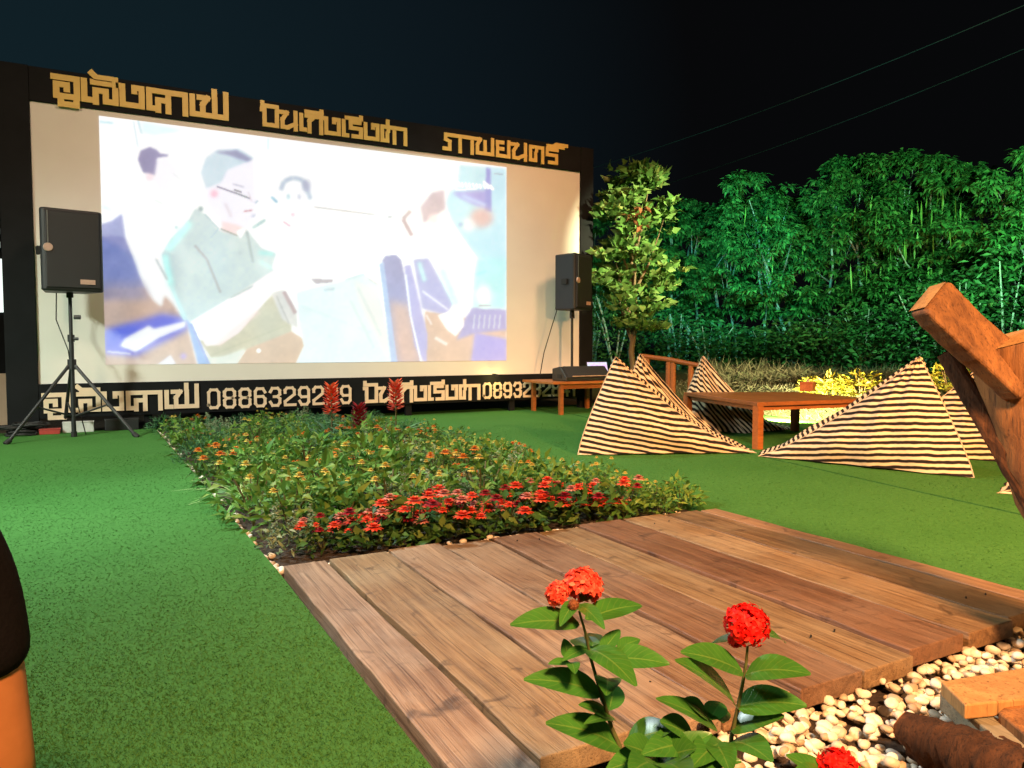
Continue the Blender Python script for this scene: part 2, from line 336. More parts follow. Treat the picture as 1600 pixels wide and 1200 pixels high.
M['trousers'] = plain('dark_trousers', (.03, .035, .05), None, .9, 150, .2)

# ------------------------------------------------------------------ the ground
def sheet(name, pts, z, thick, mat, kind='structure'):
    mb = MB(); n = len(pts)
    V = [(x, y, z) for x, y in pts] + [(x, y, z - thick) for x, y in pts]
    F = [tuple(range(n))] + [(i, n + i, n + (i + 1) % n, (i + 1) % n) for i in range(n)]
    mb.add(V, F); return tag(mb.build(name, mat), kind=kind)
mb = MB(); mb.add([(-200, -200, -.085), (200, -200, -.085), (200, 200, -.085), (-200, 200, -.085)], [(0, 1, 2, 3)])
tag(mb.build('ground', M['soil']), kind='structure')
sheet('turf', [(-7, -4), (.600, -4), (.600, 3.1), (.50, 9.0), (-7, 10.2)], 0, .08, M['turf'])
def turf_strip(p): return sheet('turf', p, 0, .08, M['turf'])
turf_strip([(2.96, -4), (4.04, -4), (4.04, 1.0), (4.46, 3.3), (5.02, 6.4), (5.60, 9.6), (2.90, 9.6), (2.90, 3.12), (2.96, 3.1)])
turf_strip([(4.075, -4), (7.5, -4), (7.5, 9.6), (5.635, 9.6), (5.055, 6.4), (4.495, 3.3), (4.075, 1.0)])
sheet('flower_bed', [(.50, 3.10), (2.90, 3.12), (2.90, 9.0), (.40, 9.0)], -.035, .045, M['soil'])
# earth bank behind the lawn
gx = np.concatenate([np.linspace(7.5, 10, 26), np.linspace(10.5, 60, 34)]); gy = np.linspace(-14, 70, 130)
X, Y = np.meshgrid(gx, gy, indexing='ij')
t = np.clip((X - 7.5) / .55, 0, 1); Z = -.06 + .36 * t * t * (3 - 2 * t) + .14 * np.clip((X - 8) / 3, 0, 1)
Z += .035 * np.sin(X * 3.1 + Y * 1.7) * np.sin(Y * 2.3 - X) * np.clip((X - 7.5) / .5, 0, 1) + .02 * RNG.standard_normal(Z.shape) * np.clip((X - 7.5) / .3, 0, 1)
V = np.stack([X, Y, Z], -1).reshape(-1, 3); ny = len(gy); ii, jj = np.meshgrid(np.arange(len(gx) - 1), np.arange(ny - 1), indexing='ij'); a = (ii * ny + jj).ravel()
tag(npmesh('earth_bank', V, np.stack([a, a + ny, a + ny + 1, a + 1], 1), M['bank'], smooth=True), kind='structure')
def bank_z(x):
    t = min(1, max(0, (x - 7.5) / .55)); return -.06 + .36 * t * t * (3 - 2 * t) + .14 * min(1, max(0, (x - 8) / 3))

# turf pile: real blades, thick near the camera
def blades(n, xr, yr, cond, name, dref):
    x = RNG.uniform(*xr, n * 3); y = RNG.uniform(*yr, n * 3); d = np.hypot(x, y)
    keep = (RNG.random(n * 3) < np.clip((dref / d) ** 2, 0, 1)) & cond(x, y); x = x[keep][:n]; y = y[keep][:n]; d = d[keep][:n]; k = len(x)
    h = RNG.uniform(.002, .0075, k) * np.clip(2.6 / d, .7, 1.5) ; w = np.clip(.0009 * d, .0013, .005) * RNG.uniform(.8, 1.6, k); a = RNG.uniform(0, 2 * np.pi, k); ln = RNG.uniform(.002, .014, k); la = RNG.uniform(0, 2 * np.pi, k)
    p = np.stack([x, y, np.full(k, -.001)], 1); s = np.stack([np.cos(a) * w, np.sin(a) * w, 0 * a], 1)
    tip = p + np.stack([np.cos(la) * ln, np.sin(la) * ln, h], 1)
    V = np.stack([p - s, p + s, tip], 1).reshape(-1, 3); F = np.arange(k * 3).reshape(-1, 3)
    tag(npmesh(name, V, F, M['blade']), 'short green artificial grass pile', 'grass', kind='stuff')
blades(230000, (-2.6, .598), (.9, 7), lambda x, y: (x < .598 - .02 * (y > 3.1)) & (y > 1.0) & (x > -.75 * y), 'artificial_grass', 1.9)
blades(90000, (2.97, 7.4), (1.0, 7.5), lambda x, y: np.abs(x - (4.05 + .18 * (y - 1.0))) > .024, 'artificial_grass', 3.4)

# ------------------------------------------------------------------ wooden deck
deck = thing('wooden_deck', 'low deck of wide weathered planks between the flower bed and the white pebbles', 'deck', (1.8, 2.2, -.085))
seams = [.617, .800, 1.065, 1.31, 1.555, 1.81, 2.04, 2.315, 2.57, 2.81, 2.935]
PLANK = [(1.18, 1.26, 1.36), (1.06, 1.08, .90), (1.14, 1.16, 1.14), (1.0, .92, .80), (.98, .78, .64), (1.18, 1.08, .80), (.86, .60, .45), (1.14, .98, .70), (.74, .64, .46), (1.16, .90, .68)]   # own weathered tone per plank; left ones also painted paler and bluer for cool sheen
for i in range(len(seams) - 1):
    y0 = 1.345 + random.uniform(-.035, .03); y1 = 3.085 + random.uniform(-.015, .015); z = .012 + random.uniform(-.005, .006)
    g = .0078; x0 = seams[i] + g; x1 = seams[i + 1] - g; mb = MB(); n = 14; th = .055
    V = []
    for k in range(n + 1):
        y = y0 + (y1 - y0) * k / n; w0 = random.uniform(-.003, .003); w1 = random.uniform(-.003, .003); dz = random.uniform(-.002, .002)
        V += [(x0 + w0, y, z + dz), (x1 + w1, y, z + dz), (x1 + w1, y, z - th), (x0 + w0, y, z - th)]
    F = [(3, 2, 1, 0), tuple(n * 4 + q for q in (0, 1, 2, 3))]
    for k in range(n):
        for q in range(4): F.append((k * 4 + q, k * 4 + (q + 1) % 4, k * 4 + 4 + (q + 1) % 4, k * 4 + 4 + q))
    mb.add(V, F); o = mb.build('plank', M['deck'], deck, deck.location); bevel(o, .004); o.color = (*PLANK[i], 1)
for y in (1.62, 2.85):
    mb = MB(); mb.box((.64, y - .04, -.085), (2.90, y + .04, -.046)); mb.build('bearer', M['bark'], deck, deck.location)
nm = MB()
for i in range(len(seams) - 1):
    for y in (1.55, 2.95):
        if (i * 7 + int(y)) % 3: continue
        for fx in (.3, .72):
            x = seams[i] + (seams[i + 1] - seams[i]) * fx + random.uniform(-.01, .01); yy = y + random.uniform(-.02, .02)
            nm.tube([(x, yy, .012), (x, yy, .0196)], .003, 6)
tag(nm.build('nail', M['rubber'], deck, deck.location), kind='stuff')

# ------------------------------------------------------------------ pebbles
def icos():
    t = (1 + 5 ** .5) / 2
    v = np.array([(-1, t, 0), (1, t, 0), (-1, -t, 0), (1, -t, 0), (0, -1, t), (0, 1, t), (0, -1, -t), (0, 1, -t), (t, 0, -1), (t, 0, 1), (-t, 0, -1), (-t, 0, 1)], float)
    f = [(0, 11, 5), (0, 5, 1), (0, 1, 7), (0, 7, 10), (0, 10, 11), (1, 5, 9), (5, 11, 4), (11, 10, 2), (10, 7, 6), (7, 1, 8), (3, 9, 4), (3, 4, 2), (3, 2, 6), (3, 6, 8), (3, 8, 9), (4, 9, 5), (2, 4, 11), (6, 2, 10), (8, 6, 7), (9, 8, 1)]
    v = list(v / np.linalg.norm(v[0])); cache = {}
    def mid(a, b):
        k = (min(a, b), max(a, b))
        if k not in cache: p = v[a] + v[b]; v.append(p / np.linalg.norm(p)); cache[k] = len(v) - 1
        return cache[k]
    g = []
    for a, b, c in f:
        x, y, z = mid(a, b), mid(b, c), mid(c, a); g += [(a, x, z), (b, y, x), (c, z, y), (x, y, z)]
    return np.array(v), np.array(g)
IV, IF = icos()
def pebble_bed(name, spots, label):
    Vs = []; Fs = []
    for i, (x, y, z, r) in enumerate(spots):
        q = IV * np.array([1, RNG.uniform(.65, .9), RNG.uniform(.5, .72)]) * r
        q = q + .10 * r * np.sin(IV[:, [1, 2, 0]] * RNG.uniform(2, 4) + RNG.uniform(0, 6))
        a = RNG.uniform(0, 6.28); tl = RNG.uniform(-.5, .5); R = np.array(Matrix.Rotation(a, 3, 'Z') @ Matrix.Rotation(tl, 3, 'X'))
        Vs.append(q @ R.T + (x, y, z)); Fs.append(IF + i * len(IV))
    o = npmesh(name, np.concatenate(Vs), np.concatenate(Fs), M['pebble'], smooth=True); return tag(o, label, 'gravel', kind='stuff')
sp = []
for i in range(3600):
    x = random.uniform(.7, 4.3); y = random.uniform(.72, 1.36)
    if y < 1.0 and x > 1.3 and random.random() < .8: continue
    lay = random.random(); sp.append((x, y, -.075 + (.020 if lay > .45 else 0) + .02 * (lay > .8), random.uniform(.011, .022)))
pebble_bed('pebble_bed', sp, 'rounded white pebbles along the front end of the wooden deck')
sp = []
for i in range(420):
    y = random.uniform(3.12, 8.9); x = .50 - .1 * (y - 3.1) / 6 + .06 + .10 * max(0, 1 - (y - 3.1) / .5) * random.random() + abs(random.gauss(0, .03)); sp.append((x, y, -.03 + random.uniform(0, .012), random.uniform(.012, .026)))
for i in range(150):
    x = random.uniform(.6, 2.9); sp.append((x, 3.13 + abs(random.gauss(0, .03)), -.03 + random.uniform(0, .012), random.uniform(.01, .022)))
pebble_bed('pebble_edging', sp, 'small pale pebbles edging the flower bed along the turf and deck')

# ------------------------------------------------------------------ cinema screen
SY = 9.111
scr = thing('outdoor_cinema_screen', 'big black framed outdoor cinema screen showing a bright film under gold lettering', 'screen', (2.73, SY + .05, -.085))
def part(name, a, b, mat, parent, bv=0):
    mb = MB(); mb.box(a, b); o = mb.build(name, mat, parent, parent.location); 
    if bv: bevel(o, bv)
    return o
part('screen_panel', (-.565, SY, .50), (6.03, SY + .04, 3.345), M['white_panel'], scr)
part('frame_post', (-.84, SY - .03, -.085), (-.567, SY + .06, 3.69), M['black_panel'], scr, .004)
part('frame_post', (6.032, SY - .03, -.085), (6.245, SY + .06, 3.69), M['black_panel'], scr, .004)
part('header_board', (-.565, SY - .028, 3.345), (6.03, SY + .055, 3.685), M['black_panel'], scr, .004)
part('sign_board', (-.565, SY - .028, .145), (6.03, SY + .055, .50), M['black_panel'], scr, .004)
for x in (.4, 1.9, 3.4, 4.9):
    part('support_leg', (x, SY + .0, -.085), (x + .08, SY + .05, .145), M['black_panel'], scr)
for x in (-.7, 6.14):
    mb = MB(); mb.tube([(x, SY + .06, 3.0), (x, SY + 1.4, -.09)], .03, 8); mb.build('back_stay', M['grey_metal'], scr, scr.location)

# --- block lettering, drawn as strokes on a unit-height grid
GL = {
 'อ': (.72, [[(.03, .91), (.62, .91), (.62, .09), (.09, .09), (.09, .6), (.36, .6), (.36, .40)]]),
 'ู': (0, [[(-.52, -.12), (-.52, -.26), (-.12, -.26), (-.12, -.10)]]),
 'เ': (.30, [[(.09, .91), (.09, .09), (.24, .09)]]),
 'ล': (.72, [[(.03, .91), (.62, .91), (.62, .09), (.36, .09), (.36, .55), (.09, .55), (.09, .02)]]),
 '้': (0, [[(-.72, 1.30), (-.60, 1.13), (-.10, 1.13)]]),
 'ง': (.74, [[(.0, .91), (.09, .91), (.09, .09), (.62, .09), (.62, .91), (.42, .91), (.42, .74)]]),
 'ค': (.74, [[(.34, .09), (.09, .09), (.09, .91), (.63, .91), (.63, .02)], [(.34, .02), (.34, .50), (.48, .50)]]),
 'า': (.50, [[(.0, .91), (.38, .91), (.38, .02)]]),
 'ฟ': (.92, [[(.0, .91), (.24, .91), (.10, .58), (.10, .09), (.80, .09), (.80, 1.22)], [(.46, .09), (.46, .91)]]),
 '่': (0, [[(-.47, 1.06), (-.47, 1.28)]]),
 'บ': (.70, [[(.0, .91), (.10, .91), (.10, .09), (.58, .09), (.58, .98)]]),
 'ั': (0, [[(-.68, 1.30), (-.68, 1.14), (-.12, 1.14)]]),
 'น': (.76, [[(.0, .91), (.27, .91), (.10, .50), (.10, .09), (.30, .09), (.62, .34)], [(.62, .98), (.62, .02)]]),
 'ท': (.72, [[(.0, .91), (.20, .91), (.12, .62), (.12, .02)], [(.12, .62), (.34, .91), (.60, .91), (.60, .02)]]),
 'ิ': (0, [[(-.72, 1.13), (-.10, 1.13), (-.10, 1.26)]]),
 'ร': (.64, [[(.56, .91), (.09, .91), (.09, .56), (.53, .56), (.53, .09), (.20, .09)]]),
 'ต': (.76, [[(.32, .52), (.32, .09), (.09, .09), (.09, .91), (.36, .91), (.36, .70)], [(.36, .91), (.64, .91), (.64, .02)]]),
 'ำ': (.50, [[(-.42, 1.08), (-.42, 1.26)], [(.0, .91), (.38, .91), (.38, .02)]]),
 'ภ': (.76, [[(.0, .09), (.22, .09), (.22, .52), (.06, .64), (.06, .91), (.64, .91), (.64, .02)]]),
 'พ': (.86, [[(.0, .91), (.22, .91), (.10, .58), (.10, .09), (.42, .09), (.42, .80)], [(.42, .09), (.74, .09), (.74, .98)]]),
 'ย': (.70, [[(.32, .91), (.09, .91), (.09, .52), (.32, .52)], [(.09, .52), (.09, .09), (.58, .09), (.58, .98)]]),
 '์': (0, [[(-.52, 1.12), (.20, 1.12)], [(-.30, 1.12), (-.12, 1.26), (.36, 1.26)]]),
 '0': (.66, [[(.09, .2), (.09, .8), (.18, .93), (.42, .93), (.51, .8), (.51, .2), (.42, .07), (.18, .07), (.09, .2)]]),
 '2': (.66, [[(.09, .70), (.09, .82), (.18, .93), (.42, .93), (.51, .82), (.51, .60), (.09, .25), (.09, .07), (.54, .07)]]),
 '3': (.66, [[(.09, .76), (.18, .93), (.42, .93), (.51, .82), (.51, .62), (.40, .51), (.26, .51)], [(.40, .51), (.51, .40), (.51, .2), (.42, .07), (.18, .07), (.09, .24)]]),
 '4': (.66, [[(.36, .93), (.09, .42), (.09, .28), (.56, .28)], [(.44, .55), (.44, .02)]]),
 '6': (.66, [[(.51, .76), (.42, .93), (.18, .93), (.09, .8), (.09, .2), (.18, .07), (.42, .07), (.51, .2), (.51, .42), (.42, .54), (.09, .54)]]),
 '7': (.62, [[(.06, .93), (.52, .93), (.52, .72), (.28, .40), (.28, .02)]]),
 '8': (.66, [[(.18, .51), (.09, .62), (.09, .82), (.18, .93), (.42, .93), (.51, .82), (.51, .62), (.42, .51), (.18, .51), (.09, .40), (.09, .18), (.18, .07), (.42, .07), (.51, .18), (.51, .40), (.42, .51)]]),
 '9': (.66, [[(.09, .24), (.18, .07), (.42, .07), (.51, .2), (.51, .8), (.42, .93), (.18, .93), (.09, .8), (.09, .58), (.18, .46), (.51, .46)]]),
}
def lettering(txt, x0, x1, z0, h, y, mat, thick, proud=.018):
    tot = sum(GL[c][0] for c in txt) - .1; sx = (x1 - x0) / tot; mb = MB(); pen = 0; k = 0
    for ch in txt:
        adv, strokes = GL[ch]; prev = None
        for st in strokes:
            P = [(x0 + (pen + px) * sx, z0 + pz * h) for px, pz in st]
            for i in range(len(P) - 1):
                a = Vector((P[i][0], P[i][1])); b2 = Vector((P[i + 1][0], P[i + 1][1])); d = (b2 - a).normalized(); t = thick * .5
                n = Vector((-d.y, d.x)) * t; a = a - d * t * (.98 if i == 0 or True else 0); b2 = b2 + d * t * .98
                f = y - proud - .0004 * (k % 7); k += 1
                C4 = [a - n, b2 - n, b2 + n, a + n]
                mb.add([(q.x, f, q.y) for q in C4] + [(q.x, y, q.y) for q in C4], [(0, 1, 2, 3), (0, 4, 5, 1), (1, 5, 6, 2), (2, 6, 7, 3), (3, 7, 4, 0)])
        pen += adv
    return mb.build('lettering', mat, scr, scr.location)
YB = SY - .0285
lettering('อูเล้งคาเฟ่', -.36, 1.30, 3.405, .225, YB, M['gold'], .058)
lettering('บันเทิงเริงตำ', 1.68, 3.41, 3.395, .200, YB, M['gold'], .047)
lettering('ภาพยนตร์', 3.93, 5.62, 3.395, .215, YB, M['gold'], .048)
lettering('อูเล้งคาเฟ่', -.53, .935, .205, .200, YB, M['cream'], .045)
lettering('0886329229', 1.03, 2.68, .180, .232, YB, M['cream'], .030)
lettering('บันเทิงเริงตำ', 2.85, 4.42, .185, .195, YB, M['cream'], .041)
lettering('0893232847', 4.47, 5.98, .180, .215, YB, M['cream'], .030)

# --- the projected film frame: colours laid on a fine flat grid that gives off the projector's light
PW, PH, PX0, PY0 = 660, 410, 140, 175
PAN = (212, 178, 150); img = np.zeros((PH, PW, 3)); img[:] = 255
yy, xx = np.mgrid[0:PH, 0:PW]; UX = xx + PX0 + .5; UY = yy + PY0 + .5
def blur(a, r):
    if r <= 0: return a
    k = np.exp(-.5 * (np.arange(-3 * int(r + 1), 3 * int(r + 1) + 1) / r) ** 2); k /= k.sum(); p = len(k) // 2
    b2 = np.pad(a, ((p, p), (p, p)), 'edge')
    b2 = np.apply_along_axis(lambda v: np.convolve(v, k, 'valid'), 0, b2)
    return np.apply_along_axis(lambda v: np.convolve(v, k, 'valid'), 1, b2)
def put(mask, col, alpha=1.0): img[:] = img * (1 - mask[..., None] * alpha) + np.array(col) * mask[..., None] * alpha
def deep(col):
    m = min(col)
    if col[0] >= col[2]: return col
    return tuple(max(0, c - (.55 * (232 - m) if m < 232 else 0) * (1 if m < 215 and col != PAN else .3) * .58) for c in col)
def poly(pts, col, r=1.6, alpha=1.0, raw=False):
    col = col if raw else deep(col); r = r * .75
    ins = np.zeros((PH, PW), bool); n = len(pts)
    for i in range(n):
        x0, y0 = pts[i]; x1, y1 = pts[(i + 1) % n]
        if y0 == y1: continue
        c = ((y0 > UY) != (y1 > UY)) & (UX < (x1 - x0) * (UY - y0) / (y1 - y0) + x0); ins ^= c
    put(blur(ins.astype(float), r), col, alpha)
def disc(x, y, rx, col, r=2, ry=None, alpha=1.0): put(blur((((UX - x) / rx) ** 2 + ((UY - y) / (ry or rx)) ** 2 < 1).astype(float), r), col, alpha)
def line(x0, y0, x1, y1, w, col, r=1.0, alpha=1.0):
    d = math.hypot(x1 - x0, y1 - y0); nx, ny = -(y1 - y0) / d * w / 2, (x1 - x0) / d * w / 2
    poly([(x0 + nx, y0 + ny), (x1 + nx, y1 + ny), (x1 - nx, y1 - ny), (x0 - nx, y0 - ny)], col, r, alpha, True)
def film():
    LAV = (166, 166, 216); G = (206, 222, 223)
    line(156, 191, 178, 193, 4, (205, 235, 242), 1.2); line(209, 190, 216, 230, 2, (200, 225, 235)); line(216, 188, 222, 210, 4, (205, 230, 238)); poly([(222, 190), (290, 205), (240, 212), (224, 208)], (225, 250, 252), 3)
    line(420, 216, 420, 235, 3, (215, 245, 245)); line(160, 322, 175, 330, 6, (215, 250, 250), 3)
    poly([(155, 352), (175, 346), (191, 334), (197, 375), (212, 412), (226, 452), (155, 455)], LAV, 2.5)
    poly([(150, 452), (226, 450), (240, 470), (253, 480), (258, 462), (266, 470), (292, 503), (310, 575), (150, 575)], (205, 174, 158), 3)
    poly([(155, 440), (222, 440), (235, 468), (155, 470)], (180, 168, 195), 7, .8)
    poly([(162, 516), (215, 502), (253, 491), (291, 497), (294, 516), (214, 557), (162, 553)], (150, 150, 255), 6)
    poly([(196, 529), (233, 509), (241, 514), (291, 502), (290, 511), (250, 528), (212, 551), (188, 541)], (255, 255, 255), 2.6); line(168, 550, 205, 553, 2, (230, 235, 255), 1.5)
    poly([(243, 573), (267, 555), (277, 573)], (235, 232, 240), 2); disc(287, 557, 5, (190, 165, 215), 2)
    # seated man in the middle
    poly([(305, 326), (322, 336), (341, 360), (374, 368), (385, 358), (409, 388), (432, 397), (425, 420), (433, 424), (395, 446), (352, 471), (299, 503), (287, 499), (267, 450), (258, 422), (254, 398), (268, 372), (292, 350)], G, 2)
    line(258, 398, 268, 448, 9, (186, 252, 246), 4); line(262, 392, 298, 348, 10, (192, 252, 246), 4); line(268, 448, 290, 500, 5, (200, 250, 250), 3)
    poly([(425, 462), (445, 470), (456, 507), (456, 520), (406, 541), (352, 558), (331, 562), (312, 533), (374, 512)], (198, 190, 164), 2); line(330, 556, 450, 508, 2, (185, 180, 150), 1.5)
    poly([(456, 518), (473, 529), (476, 541), (461, 572), (366, 574), (386, 546)], PAN, 1.6); poly([(318, 560), (350, 557), (384, 544), (368, 573), (322, 573)], (222, 224, 212), 2.5); disc(404.5, 548.5, 3.2, (255, 255, 255), .8)
    poly([(291, 498), (298, 505), (328, 573), (311, 573)], (172, 200, 250), 1.6); line(299, 506, 329, 573, 3, (145, 160, 220), 1)
    poly([(310, 516), (352, 473), (433, 420), (482, 414), (484, 450), (427, 452), (406, 482), (374, 520), (344, 539), (322, 541)], (251, 240, 246), 2); line(340, 538, 404, 486, 8, (250, 220, 212), 4, .7)
    line(396, 447, 360, 466, 3, (180, 195, 190), 1.5)
    poly([(320, 292), (335, 236), (374, 234), (397, 254), (399, 288), (402, 316), (397, 336), (387, 357), (346, 349), (322, 316)], (243, 240, 250), 2)
    poly([(314, 270), (322, 247), (341, 234), (374, 233), (398, 248), (378, 257), (356, 266), (346, 286), (322, 295)], (208, 226, 236), 2.5); poly([(335, 238), (370, 235), (396, 250), (387, 253), (357, 243)], (165, 165, 198), 2.5)
    disc(335, 303, 6, (252, 188, 206), 2.5); line(339, 292, 368, 302, 2.2, (130, 120, 140), .8); line(368, 302, 392, 311, 2.2, (110, 110, 120), .8); line(399, 318, 404, 314, 3, (165, 180, 200), 1.5); line(394, 340, 400, 335, 4, (195, 200, 225), 2)
    poly([(346, 346), (372, 352), (386, 360), (378, 367), (348, 362)], (246, 214, 214), 2.5); line(320, 335, 342, 358, 2, (170, 190, 192), 1); line(342, 358, 330, 372, 2, (180, 200, 202), 1); line(345, 358, 372, 369, 2.4, (150, 150, 140), 1); poly([(370, 362), (380, 357), (385, 360), (376, 374)], (255, 255, 255), 1.2)
    line(305, 384, 324, 406, 3, (170, 165, 168), 1.5); line(324, 406, 345, 458, 3, (168, 164, 166), 1.5); line(386, 362, 396, 411, 4, (165, 180, 182), 1.5); disc(314, 327, 4, (150, 170, 170), 1.5); line(404, 395, 428, 398, 5, (165, 235, 230), 3); line(405, 408, 425, 420, 4, (195, 245, 240), 3)
    line(395, 357, 415, 344, 4, (165, 200, 200), 2); disc(276, 356, 3, (190, 215, 215), 1.5); line(244, 405, 262, 438, 3, (185, 190, 190), 1.5)
    line(366, 297, 378, 301, 2.2, (120, 110, 118), .8); line(364, 288, 382, 293, 2, (190, 184, 200), 1.2); line(388, 300, 394, 316, 2, (222, 205, 214), 1); line(381, 331, 395, 329, 2.4, (205, 150, 160), 1); line(352, 318, 362, 340, 4, (228, 214, 222), 2.5)
    # man with a cap on the left
    poly([(216, 250), (220, 236), (235, 230), (246, 235), (252, 241), (264, 242), (262, 246), (247, 247), (248, 262), (244, 275), (224, 270)], (160, 154, 196), 2); poly([(246, 248), (262, 247), (278, 262), (284, 290), (268, 312), (246, 314), (240, 290)], (246, 243, 250), 3); disc(234, 278, 6, (250, 214, 224), 3); line(270, 271, 284, 282, 1.5, (210, 225, 220)); line(240, 312, 256, 320, 2, (205, 225, 215), 1.5)
    # woman
    for p, q in (((439, 298), (444, 284)), ((444, 284), (458, 278)), ((458, 278), (474, 282)), ((474, 282), (486, 312))): line(*p, *q, 7, (178, 190, 208), 2.5)
    disc(479, 291, 6, (172, 172, 196), 3, 10); line(424, 308, 434, 317, 4, (135, 180, 205), 1.5); disc(451, 308, 3, (190, 215, 222), 1.5, 5); disc(468, 308, 3, (205, 205, 220), 1.5, 5); disc(458, 336, 3.5, (246, 196, 212), 1.5); line(443, 347, 454, 354, 2.5, (226, 170, 190), 1)
    line(491, 324, 586, 336, 2, (190, 182, 180), .8); line(606, 339, 613, 340, 3, (190, 190, 190), 1); line(588, 350, 592, 400, 4, (215, 250, 248), 3)
    # grey shirt on the back of the seat
    poly([(463, 458), (486, 451), (530, 441), (567, 427), (591, 446), (600, 490), (606, 522), (612, 571), (462, 573), (476, 541), (467, 499)], (223, 237, 240), 1.8)
    poly([(555, 440), (590, 450), (605, 522), (604, 560), (560, 470)], (232, 232, 228), 3, .8); line(548, 470, 585, 545, 3, (205, 215, 215), 2); line(470, 478, 580, 520, 3, (212, 226, 228), 2); line(560, 450, 596, 525, 3, (208, 216, 214), 2)
    poly([(485, 436), (521, 437), (520, 442), (494, 444)], (178, 162, 168), 1.2); line(507, 454, 523, 452, 4, (190, 205, 212), 1.5); line(540, 438, 570, 429, 3, (205, 225, 228), 1.5); line(576, 436, 592, 446, 2, (200, 190, 190), 1.5)
    poly([(424, 458), (444, 453), (463, 484), (466, 514), (441, 499)], (212, 207, 203), 1.8); line(444, 456, 462, 490, 6, (180, 148, 150), 1.5); line(432, 462, 452, 506, 2, (180, 175, 170), 1)
    # blue chair
    poly([(664, 487), (700, 490), (792, 514), (792, 573), (664, 573)], (207, 174, 156), 2)
    poly([(598, 407), (603, 400), (620, 399), (627, 406), (634, 439), (641, 487), (662, 573), (622, 573), (610, 499)], LAV, 1.5); poly([(608, 470), (640, 478), (662, 573), (622, 573)], (206, 172, 165), 8)
    poly([(593, 413), (600, 410), (612, 500), (622, 573), (612, 573), (604, 500)], (182, 208, 248), 1.4); poly([(632, 416), (642, 414), (668, 522), (667, 573), (648, 540)], (184, 184, 240), 2); line(634, 430, 642, 495, 3, (235, 245, 255), 1.2); line(642, 495, 660, 572, 3, (240, 245, 255), 1)
    # people on the right
    poly([(717, 258), (792, 263), (792, 425), (745, 402), (706, 345), (697, 318)], (192, 238, 252), 3); poly([(668, 258), (717, 252), (716, 296), (670, 300)], (255, 255, 255), 4)
    poly([(705, 301), (764, 297), (764, 328), (745, 322), (719, 310)], (166, 166, 236), 4); poly([(760, 262), (767, 264), (768, 332), (758, 330)], (150, 160, 236), 2); line(722, 306, 760, 322, 6, (175, 200, 250), 3)
    disc(753, 341, 18, (206, 172, 172), 4.5, 15); disc(732, 352, 10, (245, 240, 240), 5); disc(720, 351, 4, (150, 185, 215), 2)
    poly([(657, 324), (676, 301), (695, 297), (696, 328), (680, 338), (662, 350)], (196, 172, 180), 3); disc(678, 343, 8, (252, 222, 218), 3); line(642, 330, 630, 343, 6, (196, 172, 172), 1.6); line(630, 343, 644, 369, 6, (190, 160, 162), 1.6)
    poly([(646, 406), (670, 404), (693, 446), (708, 475), (698, 493), (660, 483), (652, 440)], (180, 184, 236), 2.4); line(655, 410, 664, 440, 6, (190, 245, 248), 3); line(690, 420, 715, 478, 10, (188, 246, 246), 5); line(660, 455, 700, 484, 3, (225, 230, 252), 1.5)
    poly([(746, 404), (792, 404), (792, 484), (738, 482), (742, 430)], (186, 248, 250), 4); disc(756, 462, 12, (250, 252, 255), 5, 16); line(745, 430, 760, 424, 4, (150, 220, 235), 2)
    poly([(726, 500), (738, 481), (792, 484), (792, 516), (740, 522), (714, 532)], (168, 168, 226), 2.4); disc(758, 479, 9, (215, 250, 250), 1.6, 4); line(748, 478, 768, 478, 2.5, (150, 150, 160), 1)
    for q in range(6): line(742 + q * 8, 492, 740 + q * 8, 514, 2, (195, 205, 235), 1.2)
    poly([(684, 493), (700, 488), (724, 491), (725, 510), (712, 526), (698, 515)], (253, 253, 253), 1.6); poly([(742, 520), (792, 530), (792, 567), (736, 567)], (168, 168, 246), 3); line(680, 528, 699, 539, 5, (235, 225, 220), 1.4); line(666, 492, 675, 508, 3, (235, 222, 220), 1.2)
    # broadcaster's mark in the corner of the film
    for q, w in enumerate((6, 4, 5, 4, 6, 5, 4, 7, 5, 5)): line(716 + q * 5.6, 285 + q * .5, 716 + q * 5.6 + w * .6, 293 + q * .4, 3.4, (255, 255, 255), .8)
    line(712, 297, 745, 296, 2, (255, 255, 255), 1); line(755, 284, 772, 297, 4, (255, 255, 255), 1.2); line(772, 272, 787, 273, 2, (150, 180, 190), .8)
film()
def smooth_noise(step, amp):
    g = RNG.normal(0, 1, (PH // step + 3, PW // step + 3)); y = np.arange(PH) / step; x = np.arange(PW) / step; iy = y.astype(int); ix = x.astype(int); fy = (y - iy)[:, None]; fx = (x - ix)[None]
    fy = fy * fy * (3 - 2 * fy); fx = fx * fx * (3 - 2 * fx)
    return amp * ((g[iy][:, ix] * (1 - fx) + g[iy][:, ix + 1] * fx) * (1 - fy) + (g[iy + 1][:, ix] * (1 - fx) + g[iy + 1][:, ix + 1] * fx) * fy)
dk = np.clip((252 - img.min(-1)) / 45, 0, 1)      # folds, skin and cloth tones inside the figures
img += ((smooth_noise(34, 3.5) + smooth_noise(13, 3) + smooth_noise(5, 2.5)) * dk)[..., None] * np.array([1, .95, .85]); img += (smooth_noise(40, 2) * dk)[..., None] * np.array([1, 0, -1])
glow = np.stack([blur(img[..., k], 7) for k in range(3)], -1); img[:] = np.clip(img + .10 * np.clip(glow - img, 0, None), 0, 255)
PXA, PXB, PZA, PZB = .045, 4.852, .690, 3.283
NX, NZ = 440, 240
gx = np.linspace(PXA, PXB, NX); gz = np.linspace(PZA, PZB, NZ); X, Z = np.meshgrid(gx, gz, indexing='ij')
q = np.stack([X, np.full_like(X, SY), Z], -1) - EYEP; a = q @ FW; u = 800 + FOC * (q @ RT) / a - PX0; vv = 600 - FOC * (q @ UPV) / a - PY0
